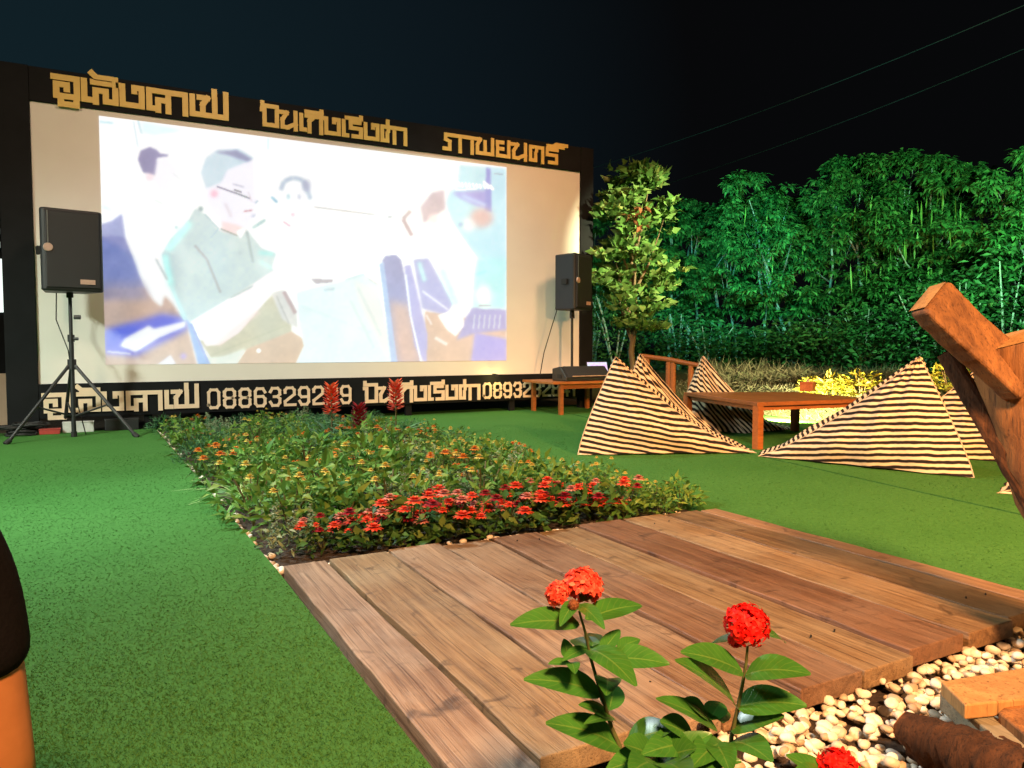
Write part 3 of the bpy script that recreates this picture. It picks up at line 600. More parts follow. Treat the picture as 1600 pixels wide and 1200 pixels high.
iu = np.clip(u, 0, PW - 1.01); iv = np.clip(vv, 0, PH - 1.01); fu = (iu % 1)[..., None]; fv = (iv % 1)[..., None]; iu = iu.astype(int); iv = iv.astype(int)
c = (img[iv, iu] * (1 - fu) + img[iv, iu + 1] * fu) * (1 - fv) + (img[iv + 1, iu] * (1 - fu) + img[iv + 1, iu + 1] * fu) * fv
lin = (c / 255) ** 2.2; em = np.clip(lin - (np.array((122, 100, 76)) / 255) ** 2.2, 0, None)
V = np.stack([X, np.full_like(X, SY - .004), Z], -1).reshape(-1, 3); ii, jj = np.meshgrid(np.arange(NX - 1), np.arange(NZ - 1), indexing='ij'); a = (ii * NZ + jj).ravel()
m, nt, b = newmat('projected_film'); at = nt.nodes.new('ShaderNodeAttribute'); at.attribute_name = 'film'
b.inputs['Base Color'].default_value = (.42, .42, .42, 1); b.inputs['Roughness'].default_value = .65
nt.links.new(at.outputs['Color'], b.inputs['Emission Color']); b.inputs['Emission Strength'].default_value = 0.98
po = npmesh('projected_picture', V - np.array(scr.location), np.stack([a, a + NZ, a + NZ + 1, a + 1], 1), m, scr)
ca = po.data.color_attributes.new('film', 'FLOAT_COLOR', 'POINT'); ca.data.foreach_set('color', np.concatenate([em.reshape(-1, 3), np.ones((NX * NZ, 1))], 1).astype(np.float32).ravel())

# ------------------------------------------------------------------ speakers
def speaker(loc, rz, w, d, h, label):
    t = thing('loudspeaker', label, 'speaker', loc, 'loudspeakers beside the screen', rz)
    mb = MB(); c = .08
    prof = [(-w / 2, -d / 2 + .03), (-w / 2 + .03, -d / 2), (w / 2 - .03, -d / 2), (w / 2, -d / 2 + .03), (w / 2 - c, d / 2), (-w / 2 + c, d / 2)]
    n = len(prof); V = [(x, y, 0) for x, y in prof] + [(x, y, h) for x, y in prof]
    mb.add(V, [tuple(reversed(range(n))), tuple(range(n, 2 * n))] + [(i, (i + 1) % n, n + (i + 1) % n, n + i) for i in range(n)])
    bevel(mb.build('cabinet', M['black_plastic'], t), .02, 3)
    mb = MB(); mb.box((-w / 2 + .035, -d / 2 - .012, .03), (w / 2 - .035, -d / 2 + .01, h - .03)); g = mb.build('grille', M['dark_grille'], t); bevel(g, .015, 3)
    mb = MB(); mb.box((-w / 2 + .055, -d / 2 - .018, h * .55), (-w / 2 + .063, -d / 2 - .010, h - .03)); mb.build('thin_strip', M['grey_metal'], t)  # solid strip standing in for a reflected line of light on the cabinet
    mb = MB(); mb.tube([(-w / 2 + .06, -d / 2 - .008, h * .52), (-w / 2 + .06, -d / 2 - .022, h * .52)], [.042, .036], 16); mb.build('badge', M['badge'], t)
    mb = MB(); mb.box((w * .10, -d / 2 - .019, .07), (w * .34, -d / 2 - .012, .115)); mb.build('name_plate', M['badge'], t)
    mb = MB(); mb.box((-w / 2 - .004, -.05, h * .45), (-w / 2 + .02, .03, h * .55)); mb.build('handle', M['rubber'], t)
    mb = MB(); mb.tube([(0, 0, .03), (0, 0, -.05)], .03, 12); mb.build('pole_socket', M['rubber'], t)
    return t
bL = DP(109, 458, 7.365)
speaker((bL[0], bL[1] + .02, 1.41), math.radians(12), .53, .40, .775, 'black loudspeaker on the tripod stand at the left edge of the screen')
bR = DP(892, 485, 10.2)
speaker((bR[0] + .02, bR[1], bR[2]), math.radians(27), .47, .36, .74, 'black loudspeaker on the pole at the right edge of the screen')
st = thing('speaker_stand', 'black tripod stand carrying the loudspeaker in front of the left lettering', 'stand', (bL[0], bL[1] + .02, 0), 'speaker stands')
def sp(name, pts, r, mat=M['black_plastic'], n=10):
    mb = MB(); mb.tube(pts, r, n); return mb.build(name, mat, st)
sp('pole', [(0, 0, .62), (0, 0, 1.42)], .017); sp('lower_tube', [(0, 0, .03), (0, 0, .95)], .022)
sp('collar', [(0, 0, .66), (0, 0, .76)], .040); sp('collar', [(0, 0, .93), (0, 0, 1.0)], .032); sp('knob', [(.03, -.02, 1.17), (.085, -.03, 1.17)], .022); sp('knob', [(.02, -.01, .96), (.06, -.02, .96)], .016)
for ang in (100, 215, 328):
    ax, ay = math.cos(math.radians(ang)), math.sin(math.radians(ang))
    sp('leg', [(ax * .03, ay * .03, .70), (ax * .62, ay * .62, .02)], .016); sp('rubber_foot', [(ax * .605, ay * .605, .035), (ax * .65, ay * .65, .0)], .024, M['rubber'])
    sp('brace', [(0, 0, .20), (ax * .36, ay * .36, .32)], .009)
sp('rubber_foot', [(0, 0, 0), (0, 0, .05)], .028, M['rubber'])
# pole of the right-hand speaker on the slim table
st = thing('speaker_stand', 'thin black pole with round base plate carrying the right loudspeaker behind the monitor', 'stand', (bR[0] + .02, bR[1], .428), 'speaker stands')
sp('pole', [(0, 0, .02), (0, 0, bR[2] - .40)], .018); sp('collar', [(0, 0, .93 - .1), (0, 0, .90 - .0)], .034); sp('knob', [(0, -.02, .87), (-.05, -.04, .87)], .016); sp('base_plate', [(0, 0, 0), (0, 0, .022)], .13, M['black_plastic'], 24); sp('collar', [(0, 0, .02), (0, 0, .17)], .055)
for nm, pts, lab in (('speaker_cable', [(bL[0] - .12, bL[1] + .2, 1.42), (bL[0] - .13, bL[1] + .22, 1.15), (bL[0] - .03, bL[1] + .06, .85), (bL[0] + .02, bL[1] + .03, .4), (bL[0] + .1, bL[1] + .1, .01)], 'thin cable hanging from the left loudspeaker'),
                     ('speaker_cable', [(bR[0] - .16, bR[1] + .1, bR[2]), (bR[0] - .19, bR[1] + .15, 1.2), (bR[0] - .30, bR[1] + .2, .8), (bR[0] - .36, bR[1] + .2, .5)], 'thin cable hanging from the right loudspeaker down to the slim table')):
    mb = MB(); mb.tube(pts, .006, 6); tag(mb.build(nm, M['rubber'], None, smooth=True), lab, 'cable')

# ------------------------------------------------------------------ slim table with monitor and laptop
tb = thing('side_table', 'slim wooden side table standing in front of the phone number sign', 'table', (5.55, 8.62, 0))
part('tabletop', (5.05, 8.22, .395), (6.15, 9.02, .428), M['tablewood'], tb, .004)
for x, y in ((5.20, 8.27), (5.20, 8.97), (6.08, 8.27), (6.08, 8.97)): part('leg', (x - .025, y - .025, 0), (x + .025, y + .025, .396), M['tablewood'], tb)
part('apron', (5.23, 8.28, .33), (6.05, 8.30, .394), M['tablewood'], tb)
mon = thing('stage_monitor', 'black wedge stage monitor lying on the slim side table', 'speaker', (5.62, 8.42, .429))
mb = MB(); w = .36
pr = [(-.17, 0), (.17, 0), (.17, .16), (-.02, .19), (-.17, .05)]
n = 5; V = [(-w, y, z) for y, z in pr] + [(w, y, z) for y, z in pr]
mb.add(V, [tuple(range(n)), tuple(reversed(range(n, 2 * n)))] + [(i, n + i, n + (i + 1) % n, (i + 1) % n) for i in range(n)]); bevel(mb.build('cabinet', M['black_plastic'], mon), .012)
mb = MB(); mb.add([(-w + .04, -.178, .052), (w - .04, -.178, .052), (w - .04, -.03, .192), (-w + .04, -.03, .192), (-w + .04, -.172, .046), (w - .04, -.172, .046), (w - .04, -.024, .184), (-w + .04, -.024, .184)], [(0, 1, 2, 3), (4, 0, 3, 7), (1, 5, 6, 2), (0, 4, 5, 1), (3, 2, 6, 7)]); mb.build('grille', M['dark_grille'], mon)
mb = MB(); mb.box((-w + .10, -.182, .062), (w - .08, -.172, .072)); mb.build('thin_strip', M['badge'], mon); mb = MB(); mb.box((-w - .006, -.07, .04), (-w + .01, .03, .09)); mb.build('handle', M['rubber'], mon)
lp = thing('laptop', 'open laptop with a glowing pale screen at the end of the slim table', 'laptop', (6.02, 8.46, .429), None, math.radians(-8))
mb = MB(); mb.box((-.19, -.13, 0), (.13, .11, .018)); bevel(mb.build('base', M['black_plastic'], lp), .004)
R = Matrix.Translation((0, .112, .018)) @ Matrix.Rotation(math.radians(-18), 4, 'X')
mb = MB(); mb.box((-.19, 0, 0), (.13, .012, .235), R); mb.build('lid', M['black_plastic'], lp)
m, nt, b = newmat('laptop_screen'); v = coords(nt); n = noise(nt, v, 9, 2); c = ramp(nt, n, [(.4, (.75, .85, 1)), (.55, (.9, .7, 1)), (.65, (.75, .35, .95))]); nt.links.new(c, b.inputs['Emission Color']); b.inputs['Emission Strength'].default_value = 1.1; b.inputs['Base Color'].default_value = (.02, .02, .02, 1)
mb = MB(); mb.box((-.18, -.003, .012), (.12, -.001, .225), R); mb.build('display', m, lp)
sl = thing('sign_light', 'small yellow spotlight clipped to the sign board above the phone number', 'lamp', (4.62, 9.03, .49))
mb = MB(); mb.tube([(0, .04, .02), (0, -.05, .02), (0, -.09, -.0)], .008, 6); mb.build('arm', M['rubber'], sl)
m, nt, b = newmat('lamp_glass'); b.inputs['Emission Color'].default_value = (1, .8, .25, 1); b.inputs['Emission Strength'].default_value = 2
mb = MB(); mb.tube([(0, -.09, .02), (0, -.085, -.005)], [.016, .022], 10); mb.build('shade', M['rubber'], sl)

# ------------------------------------------------------------------ low table and box
F_ = np.array([4.94, 4.70]); L_ = np.array([5.32, 6.07]); B_ = np.array([6.42, 5.57]); R_ = np.array([6.22, 4.52])
tz = .408
lt = thing('low_table', 'long low wooden table between the striped bean bags', 'table', (5.7, 5.2, 0))
mb = MB(); Q = [F_, R_, B_, L_]
mb.add([(p[0], p[1], tz) for p in Q] + [(p[0], p[1], tz - .035) for p in Q], [(0, 1, 2, 3), (7, 6, 5, 4)] + [(i, 4 + i, 4 + (i + 1) % 4, (i + 1) % 4) for i in range(4)])
bevel(mb.build('tabletop', M['tablewood'], lt, lt.location), .004); cen = sum(Q) / 4
for p in Q:
    c2 = p + (cen - p) * .05; mb = MB(); mb.box((c2[0] - .032, c2[1] - .032, 0), (c2[0] + .032, c2[1] + .032, tz - .034)); mb.build('leg', M['tablewood'], lt, lt.location)
for i in range(4):
    p, q2 = Q[i] + (cen - Q[i]) * .07, Q[(i + 1) % 4] + (cen - Q[(i + 1) % 4]) * .07; mb = MB(); d = (q2 - p) / np.linalg.norm(q2 - p); nn = np.array([-d[1], d[0]]) * .008
    pts = [p - nn, q2 - nn, q2 + nn, p + nn]; mb.add([(x, y, tz - .075) for x, y in pts] + [(x, y, tz - .0352) for x, y in pts], [(0, 1, 5, 4), (1, 2, 6, 5), (2, 3, 7, 6), (3, 0, 4, 7), (3, 2, 1, 0)]); mb.build('apron', M['tablewood'], lt, lt.location)
bx = GP(1262, 611, tz)
tx = thing('tissue_box', 'small orange wooden tissue box standing on the low table', 'box', (bx[0], bx[1], tz + .001), None, .5)
mb = MB(); mb.box((-.085, -.065, 0), (.085, .065, .085)); bevel(mb.build('box_body', M['boxwood'], tx), .004)
mb = MB(); mb.box((-.088, -.068, .0855), (.088, .068, .097)); bevel(mb.build('box_lid', M['boxwood'], tx), .003)
mb = MB()
for k in range(5): mb.leaf((-.02 + k * .01, 0, .097), (random.uniform(-.5, .5), random.uniform(-.4, .4), 1), (1, 0, 0), .035, .03, .4, .3, 3)
mb.build('tissue', M['whitebox'], tx)

# ------------------------------------------------------------------ bean bags
def bean_bag(outline, apex, label, powers, dirs, bulge=.05, offs=None):
    """outline: base corners (x, y); panels between them rise to the apex; powers: sag per corner; dirs: stripe direction per panel (None: along the seam)"""
    bc = np.mean(outline, axis=0); t = thing('bean_bag', label, 'bean bag', (bc[0], bc[1], 0), 'striped bean bags on the lawn')
    mb = MB(); n = len(outline); NE, NT = 22, 34; apex = np.array(apex); ph = RNG.uniform(0, 6, 8)
    def pos(i, e, tt):
        a, b2 = np.array(outline[i]), np.array(outline[(i + 1) % n]); base = a + (b2 - a) * e
        p = powers[i] + (powers[(i + 1) % n] - powers[i]) * e
        h = tt ** p; xy = base + (apex[:2] - base) * tt; z = apex[2] * h
        d = b2 - a; nrm = np.array([d[1], -d[0]]) / (np.linalg.norm(d) + 1e-9)
        if np.dot(nrm, (a + b2) / 2 - bc) < 0: nrm = -nrm
        s = math.sin(math.pi * e) ** .7 * math.sin(math.pi * min(1, tt * .86 + .14)) * bulge * (1 if dirs[i] is not None else .18)
        wr = .016 * math.sin(9 * e * 3 + 5 * tt + ph[0]) * math.sin(math.pi * e) + .017 * math.sin(14 * tt + 3 * e + ph[1] + i) * math.sin(math.pi * e) * (1 - tt)
        xy = xy + nrm * (s + wr); z = z + .25 * s * (1 - tt) + .6 * wr * (1 - tt) * min(1, tt * 8)
        return np.array([xy[0], xy[1], max(.002, z + .012 * min(1, tt * 30))])
    for i in range(n):
        V = [pos(i, e / NE, (k / NT) ** 1.05) for k in range(NT + 1) for e in range(NE + 1)]
        F = []; UV = []; a, b2 = np.array([*outline[i], 0]), np.array([*outline[(i + 1) % n], 0]); mid = (a + b2) / 2; up = apex - mid
        ed = (b2 - a) / np.linalg.norm(b2 - a); sd = up - ed * (up @ ed); Ls = np.linalg.norm(sd); sd /= Ls
        if dirs[i] is not None: dv = np.array(dirs[i], float); dv /= np.linalg.norm(dv); sc = lambda P: (P - mid) @ dv
        else: sc = lambda P: (P - mid) @ sd
        for k in range(NT):
            for e in range(NE):
                f = (k * (NE + 1) + e, k * (NE + 1) + e + 1, (k + 1) * (NE + 1) + e + 1, (k + 1) * (NE + 1) + e); F.append(f); UV.append([(float(sc(V[j])), 0) for j in f])
        mb.add(V, F, UV)
    o = mb.build('cover', M['canvas'], t, t.location, True)
    # seam piping along the ridges
    for i in range(n):
        pts = [pos(i, 0, k / 16) for k in range(17)]; s = MB(); s.tube([tuple(p) for p in pts], .0045, 6); s.build('seam', M['seam'], t, t.location, True)
    return t
G2 = lambda u, v: tuple(GP(u, v)[:2])
bean_bag([G2(903, 711), G2(1182, 708), (5.06, 5.02), (4.15, 5.72)], DP(962, 560, 6.3), 'striped bean bag nearest the flower bed, its flat end at the table leg', [.82, 1.5, 1.4, .85], [(.15, -.1, 1), None, None, None], .14)
bean_bag([(4.05, 5.62), (5.26, 5.34), (5.40, 5.66), (4.78, 6.35)], DP(1000, 555, 7.2), 'striped bean bag tucked behind the one nearest the flower bed', [.9, 1.7, 1.6, .9], [(1.0, .2, .75), (1.0, .2, .75), None, None], .07)
bean_bag([(5.33, 6.22), (5.75, 5.62), G2(1243, 670), (6.62, 6.0), (6.25, 6.85)], DP(1098, 558, 8.3), 'striped bean bag on the far side of the low table', [.85, 1.2, 2.2, 1.6, .9], [(1.0, -.25, .55), (1.0, -.25, .55), None, None, None], .14)
bean_bag([G2(1185, 713), G2(1522, 747), (5.72, 3.62), (4.98, 4.62)], DP(1437, 560, 5.42), 'biggest striped bean bag in full view at the right end of the low table', [1.32, .88, .85, 1.25], [(.12, .14, 1), None, None, None], .14)
bean_bag([(5.62, 4.02), G2(1568, 722), (6.75, 3.75), (6.3, 4.3)], DP(1527, 580, 6.2), 'striped bean bag partly hidden between the biggest one and the rough timber post', [.9, .9, .9, .9], [(.1, .1, 1), None, None, None], .04)
bean_bag([G2(1558, 771), (5.55, 1.75), (6.3, 2.3), (5.6, 2.9)], (5.95, 2.25, .72), 'striped bean bag behind the timber post, only the tip of its flat end in view', [2.2, 1.0, .9, 1.2], [None] * 4, .04)

# ------------------------------------------------------------------ rough timber structure on the right
tp = GP(1770, 1075, -.085)
fr = thing('timber_frame', 'rough hewn timber post with a short squared beam bolted across its top', 'timber frame', (tp[0], tp[1], -.085))
def rough_log(pts, rads, n=14, amp=.12, seed=0, sq=0.0, flat=1.0):
    r = np.random.default_rng(seed); pts = [Vector(p) for p in pts]; mb = MB(); m_ = 26; V = []
    lob = r.uniform(.6, 1.0, 4); phs = r.uniform(0, 6.28, 4)
    ln = [0]
    for i in range(1, len(pts)): ln.append(ln[-1] + (pts[i] - pts[i - 1]).length)
    up0 = None
    for k in range(m_ + 1):
        s = ln[-1] * k / m_; i = max(j for j in range(len(pts) - 1) if ln[j] <= s + 1e-9); t = (s - ln[i]) / (ln[i + 1] - ln[i])
        p = pts[i].lerp(pts[i + 1], t); R0 = rads[i] + (rads[i + 1] - rads[i]) * t
        d = (pts[-1] - pts[0]).normalized(); up = Vector((0, 0, 1)) if abs(d.z) < .9 else Vector((1, 0, 0)); a = d.cross(up).normalized(); b2 = a.cross(d)
        for q in range(n):
            th = 2 * math.pi * (q + .5) / n; c_, s_ = math.cos(th), math.sin(th)
            rr = R0 / (max(abs(c_), abs(s_)) ** sq) * (1 + amp * lob[0] * math.sin(2 * th + phs[0] + 1.2 * s) * .5 + amp * lob[1] * math.sin(3 * th + phs[1] - 2 * s) * .4 + amp * r.uniform(-.25, .25))
            V.append(p + a * (c_ * rr) + b2 * (s_ * rr * flat))
    F = []
    for k in range(m_):
        for q in range(n): F.append((k * n + q, k * n + (q + 1) % n, (k + 1) * n + (q + 1) % n, (k + 1) * n + q))
    mb.add(V, F); ends = [V[:n], V[-n:]]; return mb, ends, (pts[0] - pts[1]).normalized()
def cap(mbname, ring, outd, mat, parent):
    mb = MB(); n = len(ring); c_ = sum(ring, Vector()) / n; mb.add([v + outd * .002 for v in ring] + [c_ + outd * .004], [(i, (i + 1) % n, n) for i in range(n)]); return mb.build(mbname, mat, parent, parent.location)
top = Vector(DP(1583, 548, 2.14)); mid_ = Vector(DP(1645, 740, 2.10)); 
mb, ends, od = rough_log([top + Vector((-.02, .0, .03)), mid_, Vector(tp)], [.095, .10, .11], 18, .2, 3)
mb.build('post', M['timber'], fr, fr.location, True); cap('cut_end', ends[0], od, M['cutwood'], fr)
P1, P2, P3 = Vector(DP(1447, 484, 2.05)), Vector(DP(1484, 438, 2.15)), Vector(DP(1417, 492, 2.12)); P4 = P2 + P3 - P1
AX = Vector(DP(1600, 626, 2.02)) - P1; mb = MB(); n = 22; V = []
rb = random.Random(4)
for k in range(n + 1):
    for j, q in enumerate((P1, P2, P4, P3)): V.append(q + AX * (k / n) + (q - (P1 + P4) / 2) * (.05 * math.sin(k * .3 + j * 1.9) + rb.gauss(0, .012)))
mb.add(V, [(3, 2, 1, 0), tuple(n * 4 + q for q in range(4))] + [(k * 4 + q, k * 4 + (q + 1) % 4, k * 4 + 4 + (q + 1) % 4, k * 4 + 4 + q) for k in range(n) for q in range(4)])
bevel(mb.build('beam', M['timber'], fr, fr.location), .016, 4)
cap('cut_end', [q.lerp((P1 + P4) / 2, .14) for q in (P1, P2, P4, P3)], -AX.normalized() * 2, M['cutwood'], fr)
b0 = Vector(DP(1478, 552, 2.24)); b1 = Vector(DP(1692, 905, 2.02))
mb, ends, od = rough_log([b0, b0.lerp(b1, .5), b1], [.022, .030, .036], 16, .25, 9)
mb.build('brace', M['bark'], fr, fr.location); cap('cut_end', ends[0], od, M['timber'], fr)
# split log and boards lying on the pebbles
p0 = Vector(GP(1432, 1148, .0)); p1 = Vector(GP(1640, 1240, .02))
lg = thing('split_log', 'dark rough log lying on the mulch beside the pebbles', 'log', (p0.x, p0.y, -.085))
mb, ends, od = rough_log([p0, p0.lerp(p1, .5), p1], [.058, .078, .085], 20, .38, 13); mb.build('trunk_wood', M['bark'], lg, lg.location, True); cap('cut_end', ends[0], od, M['timber'], lg)
def slab(name, top4, th, mat, label):
    c_ = np.mean(top4, axis=0); t = thing(name, label, 'board', (c_[0], c_[1], c_[2] - th), 'cut boards beside the log'); mb = MB(); P = [tuple(p) for p in top4]
    mb.add(P + [(x, y, z - th) for x, y, z in P], [(0, 1, 2, 3), (7, 6, 5, 4)] + [(i, 4 + i, 4 + (i + 1) % 4, (i + 1) % 4) for i in range(4)]); bevel(mb.build('board_wood', mat, t, t.location), .004); return t
z1 = .10
slab('cut_board', [GP(1508, 1101, z1), GP(1640, 1088, z1), GP(1640, 1036, z1), GP(1470, 1064, z1)], .035, M['cutwood'], 'orange cut board lying flat on top beside the timber post')
z2 = .062
slab('cut_board', [GP(1468, 1078, z2), GP(1640, 1222, z2), GP(1690, 1200, z2), GP(1520, 1098, z2)], .05, M['board'], 'greenish grey board on edge running below the orange board')
slab('cut_board', [GP(1560, 1112, .085), GP(1640, 1180, .085), GP(1690, 1150, .085), GP(1600, 1078, .085)], .03, M['timber'], 'brown board end sticking out at the right under the orange board')

# ------------------------------------------------------------------ ixora in the foreground
def petal_head(name, c, r, mat, parent, n=46, up=(0, 0, 1), pale=0):
    mb = MB(); c = Vector(c); up = Vector(up).normalized()
    for k in range(n):
        z = 1 - 1.35 * (k + .5) / n; a = k * 2.39996; s = math.sqrt(max(0, 1 - z * z)); d = Vector((s * math.cos(a), s * math.sin(a), z)); q = up.rotation_difference(Vector((0, 0, 1))).inverted(); d = q @ d
        d = (d + Vector((random.gauss(0, .08), random.gauss(0, .08), random.gauss(0, .08)))).normalized()
        rr = r * random.uniform(.82, 1.08); p = c + d * rr * .78
        mb.tube([c + d * rr * .25, p], .0011, 4, False)
        t1 = d.cross(Vector((.3, .5, .8))).normalized(); t2 = d.cross(t1); off = random.uniform(0, 1.57)
        for j in range(4):
            pd = (t1 * math.cos(off + j * 1.571) + t2 * math.sin(off + j * 1.571) + d * random.uniform(.15, .5)).normalized(); mb.leaf(p, pd, d, r * .27, r * .17, random.uniform(-.1, .5), .15, 3, .7)
    return mb.build(name, mat, parent, parent.location)
tr0 = GP(860, 1222, .23); 
pl = thing('planter', 'dark weathered wooden planter holding the red ixora in the foreground', 'planter', (.86, .76, -.085))
c0 = Vector(DP(880, 1245, 1.12)); c1 = Vector(DP(1340, 1275, 1.10)); c0.z = c1.z = 0; ax = (c1 - c0).normalized(); ay = Vector((-ax.y, ax.x, 0))
Lp = (c1 - c0).length
mb = MB(); 
RM = Matrix.Translation(c0) @ Matrix(((ax.x, ay.x, 0, 0), (ax.y, ay.y, 0, 0), (0, 0, 1, 0), (0, 0, 0, 1)))
for (a, b2) in (((-.06, -.09, -.085), (Lp + .06, -.07, .225)), ((-.06, .07, -.085), (Lp + .06, .09, .215)), ((-.06, -.069, -.085), (-.04, .069, .22)), ((Lp + .04, -.069, -.085), (Lp + .06, .069, .22))):
    mb = MB(); mb.box(a, b2, RM); mb.build('side_board', M['bark'], pl, pl.location)
mb = MB(); mb.box((-.039, -.069, .10), (Lp + .039, .069, .19), RM); mb.build('soil', M['soil'], pl, pl.location)
def ixora(base_px, stem_px, dep, leaves, flower, label, soil_z=.19, mat=M['pet_ixora']):
    pts = [Vector(DP(u, v, d)) for u, v, d in stem_px]; root = Vector((pts[-1].x, pts[-1].y, soil_z)); t = thing('ixora_plant', label, 'plant', tuple(root), 'ixora in the planter')
    mb = MB(); allp = pts + [root - Vector((0, 0, .01))]; rs = [.0018 + .0024 * i / (len(allp) - 1) for i in range(len(allp))]; mb.tube(allp, rs, 8); mb.build('stem', M['stem'], t, t.location, True)
    for (u0, v0, d0, u1, v1, d1, wd, curl) in leaves:
        a = Vector(DP(u0, v0, d0)); b2 = Vector(DP(u1, v1, d1)); L = (b2 - a).length * 1.04; c_ = abs(curl)
        dr = (b2 - a).normalized() + Vector((0, 0, c_ * .9)); nr = Vector((0, 0, 1)) - Vector(FW) * .45
        mb = MB(); mb.leaf(a, dr, nr, L * 1.02, wd * 1.22 * dep / FOC, c_, .22, 9, .75); o = mb.build('leaf', M['leaf_ixora'], t, t.location, True)
        mb = MB()
    if flower:
        for (fu, fv, fd, r, mt, upv) in flower: petal_head('flower_head', DP(fu, fv, fd), r, mt, t, 95, upv)
    return t
ixora(None, [(905, 955, 1.10), (915, 990, 1.11), (922, 1025, 1.12), (932, 1060, 1.13), (943, 1095, 1.14), (955, 1135, 1.15), (968, 1165, 1.15), (978, 1200, 1.15)], 1.12, [
    (905, 975, 1.10, 808, 979, 1.06, 42, .28), (915, 968, 1.11, 1004, 948, 1.16, 38, .22), (902, 945, 1.10, 938, 978, 1.02, 22, .3), (900, 940, 1.10, 880, 975, 1.04, 20, .3), (908, 940, 1.12, 930, 930, 1.18, 18, .2),
    (940, 1085, 1.14, 832, 1066, 1.10, 46, .30), (945, 1030, 1.13, 1040, 1040, 1.10, 42, .25), (922, 1015, 1.12, 982, 1065, 1.02, 40, .35), (930, 1020, 1.12, 895, 998, 1.20, 34, .2), (925, 1010, 1.13, 930, 990, 1.22, 26, .1),
    (950, 1060, 1.14, 950, 1080, 1.06, 34, .3), (952, 1110, 1.15, 962, 1070, 1.20, 34, .2), (940, 1020, 1.13, 968, 985, 1.16, 22, .1), (960, 1030, 1.14, 995, 1020, 1.18, 26, .2), (965, 1015, 1.14, 1000, 1000, 1.16, 22, .2),
    (918, 1014, 1.12, 885, 1032, 1.08, 18, .3), (888, 1028, 1.12, 882, 1000, 1.12, 18, .1), (890, 1035, 1.12, 860, 1038, 1.10, 14, .2), (893, 1035, 1.11, 898, 1050, 1.07, 18, .3),
    (970, 1168, 1.15, 872, 1135, 1.10, 52, .32), (958, 1128, 1.15, 918, 1102, 1.10, 30, .25), (962, 1125, 1.15, 925, 1128, 1.08, 18, .3), (978, 1165, 1.15, 1040, 1140, 1.10, 52, .25)],
    [(910, 920, 1.13, .037, M['pet_ixora_pale'], (.3, .4, .8)), (872, 928, 1.10, .022, M['pet_ixora_pale'], (-.6, 0, .6)), (896, 945, 1.07, .009, M['leaf_dead'], (0, -.3, 1))],
    'taller leafy ixora with coral red flower head turned away, left end of the planter')
ixora(None, [(1168, 1010, 1.12), (1166, 1035, 1.12), (1160, 1070, 1.13), (1152, 1110, 1.14), (1143, 1150, 1.15), (1140, 1200, 1.15)], 1.12, [
    (1160, 1050, 1.12, 1078, 1022, 1.08, 48, .25), (1165, 1055, 1.12, 1250, 1052, 1.06, 48, .42), (1150, 1000, 1.13, 1105, 1008, 1.18, 28, .2), (1185, 990, 1.13, 1232, 1006, 1.17, 26, .3), (1150, 1105, 1.13, 1085, 1035, 1.05, 50, .25),
    (1152, 1105, 1.14, 1252, 1106, 1.10, 50, .38), (1142, 1140, 1.15, 1215, 1120, 1.10, 42, .25), (1120, 1140, 1.14, 1042, 1095, 1.08, 36, .2), (1105, 1120, 1.14, 1075, 1095, 1.12, 30, .2), (1110, 1125, 1.13, 1128, 1098, 1.18, 30, .2),
    (1130, 1130, 1.13, 1120, 1105, 1.2, 26, .1), (1085, 1155, 1.13, 1040, 1130, 1.10, 44, .2), (1140, 1160, 1.15, 1195, 1180, 1.06, 50, .35), (1130, 1160, 1.14, 1095, 1195, 1.04, 42, .3), (1115, 1160, 1.13, 1140, 1200, 1.04, 38, .3), (1090, 1165, 1.13, 1020, 1180, 1.06, 48, .3)],
    [(1166, 978, 1.12, .038, M['pet_ixora'], (-.1, -.35, .9)), (1150, 1000, 1.13, .014, M['pet_ixora'], (-.8, -.2, .2))],
    'ixora with one round bright red flower head above glossy leaves, middle of the planter')
ixora(None, [(1312, 1225, 1.10), (1310, 1260, 1.10)], 1.1, [(1308, 1230, 1.10, 1240, 1185, 1.08, 36, .2), (1312, 1230, 1.1, 1370, 1215, 1.1, 40, .3), (1300, 1232, 1.1, 1265, 1205, 1.04, 36, .3)],
    [(1310, 1205, 1.10, .036, M['pet_ixora'], (0, -.2, 1))], 'low ixora whose red flower head just shows in front of the pebbles')
ixora(None, [(1030, 1180, 1.10), (1028, 1215, 1.10)], 1.1, [(1030, 1190, 1.1, 985, 1165, 1.06, 50, .2), (1030, 1190, 1.1, 1080, 1170, 1.06, 50, .2), (1028, 1195, 1.1, 1000, 1200, 1.0, 46, .3), (1032, 1195, 1.1, 1070, 1205, 1.0, 50, .3), (1030, 1185, 1.12, 1060, 1150, 1.16, 40, .1), (1025, 1190, 1.1, 960, 1205, 1.05, 44, .3), (1035, 1190, 1.1, 1110, 1150, 1.1, 36, .2), (1030, 1200, 1.1, 1150, 1195, 1.06, 40, .3)],
    [(1098, 1140, 1.16, .012, M['leaf_dead'], (0, 0, 1))], 'flowerless leafy ixora filling the gap between the two tall ones')

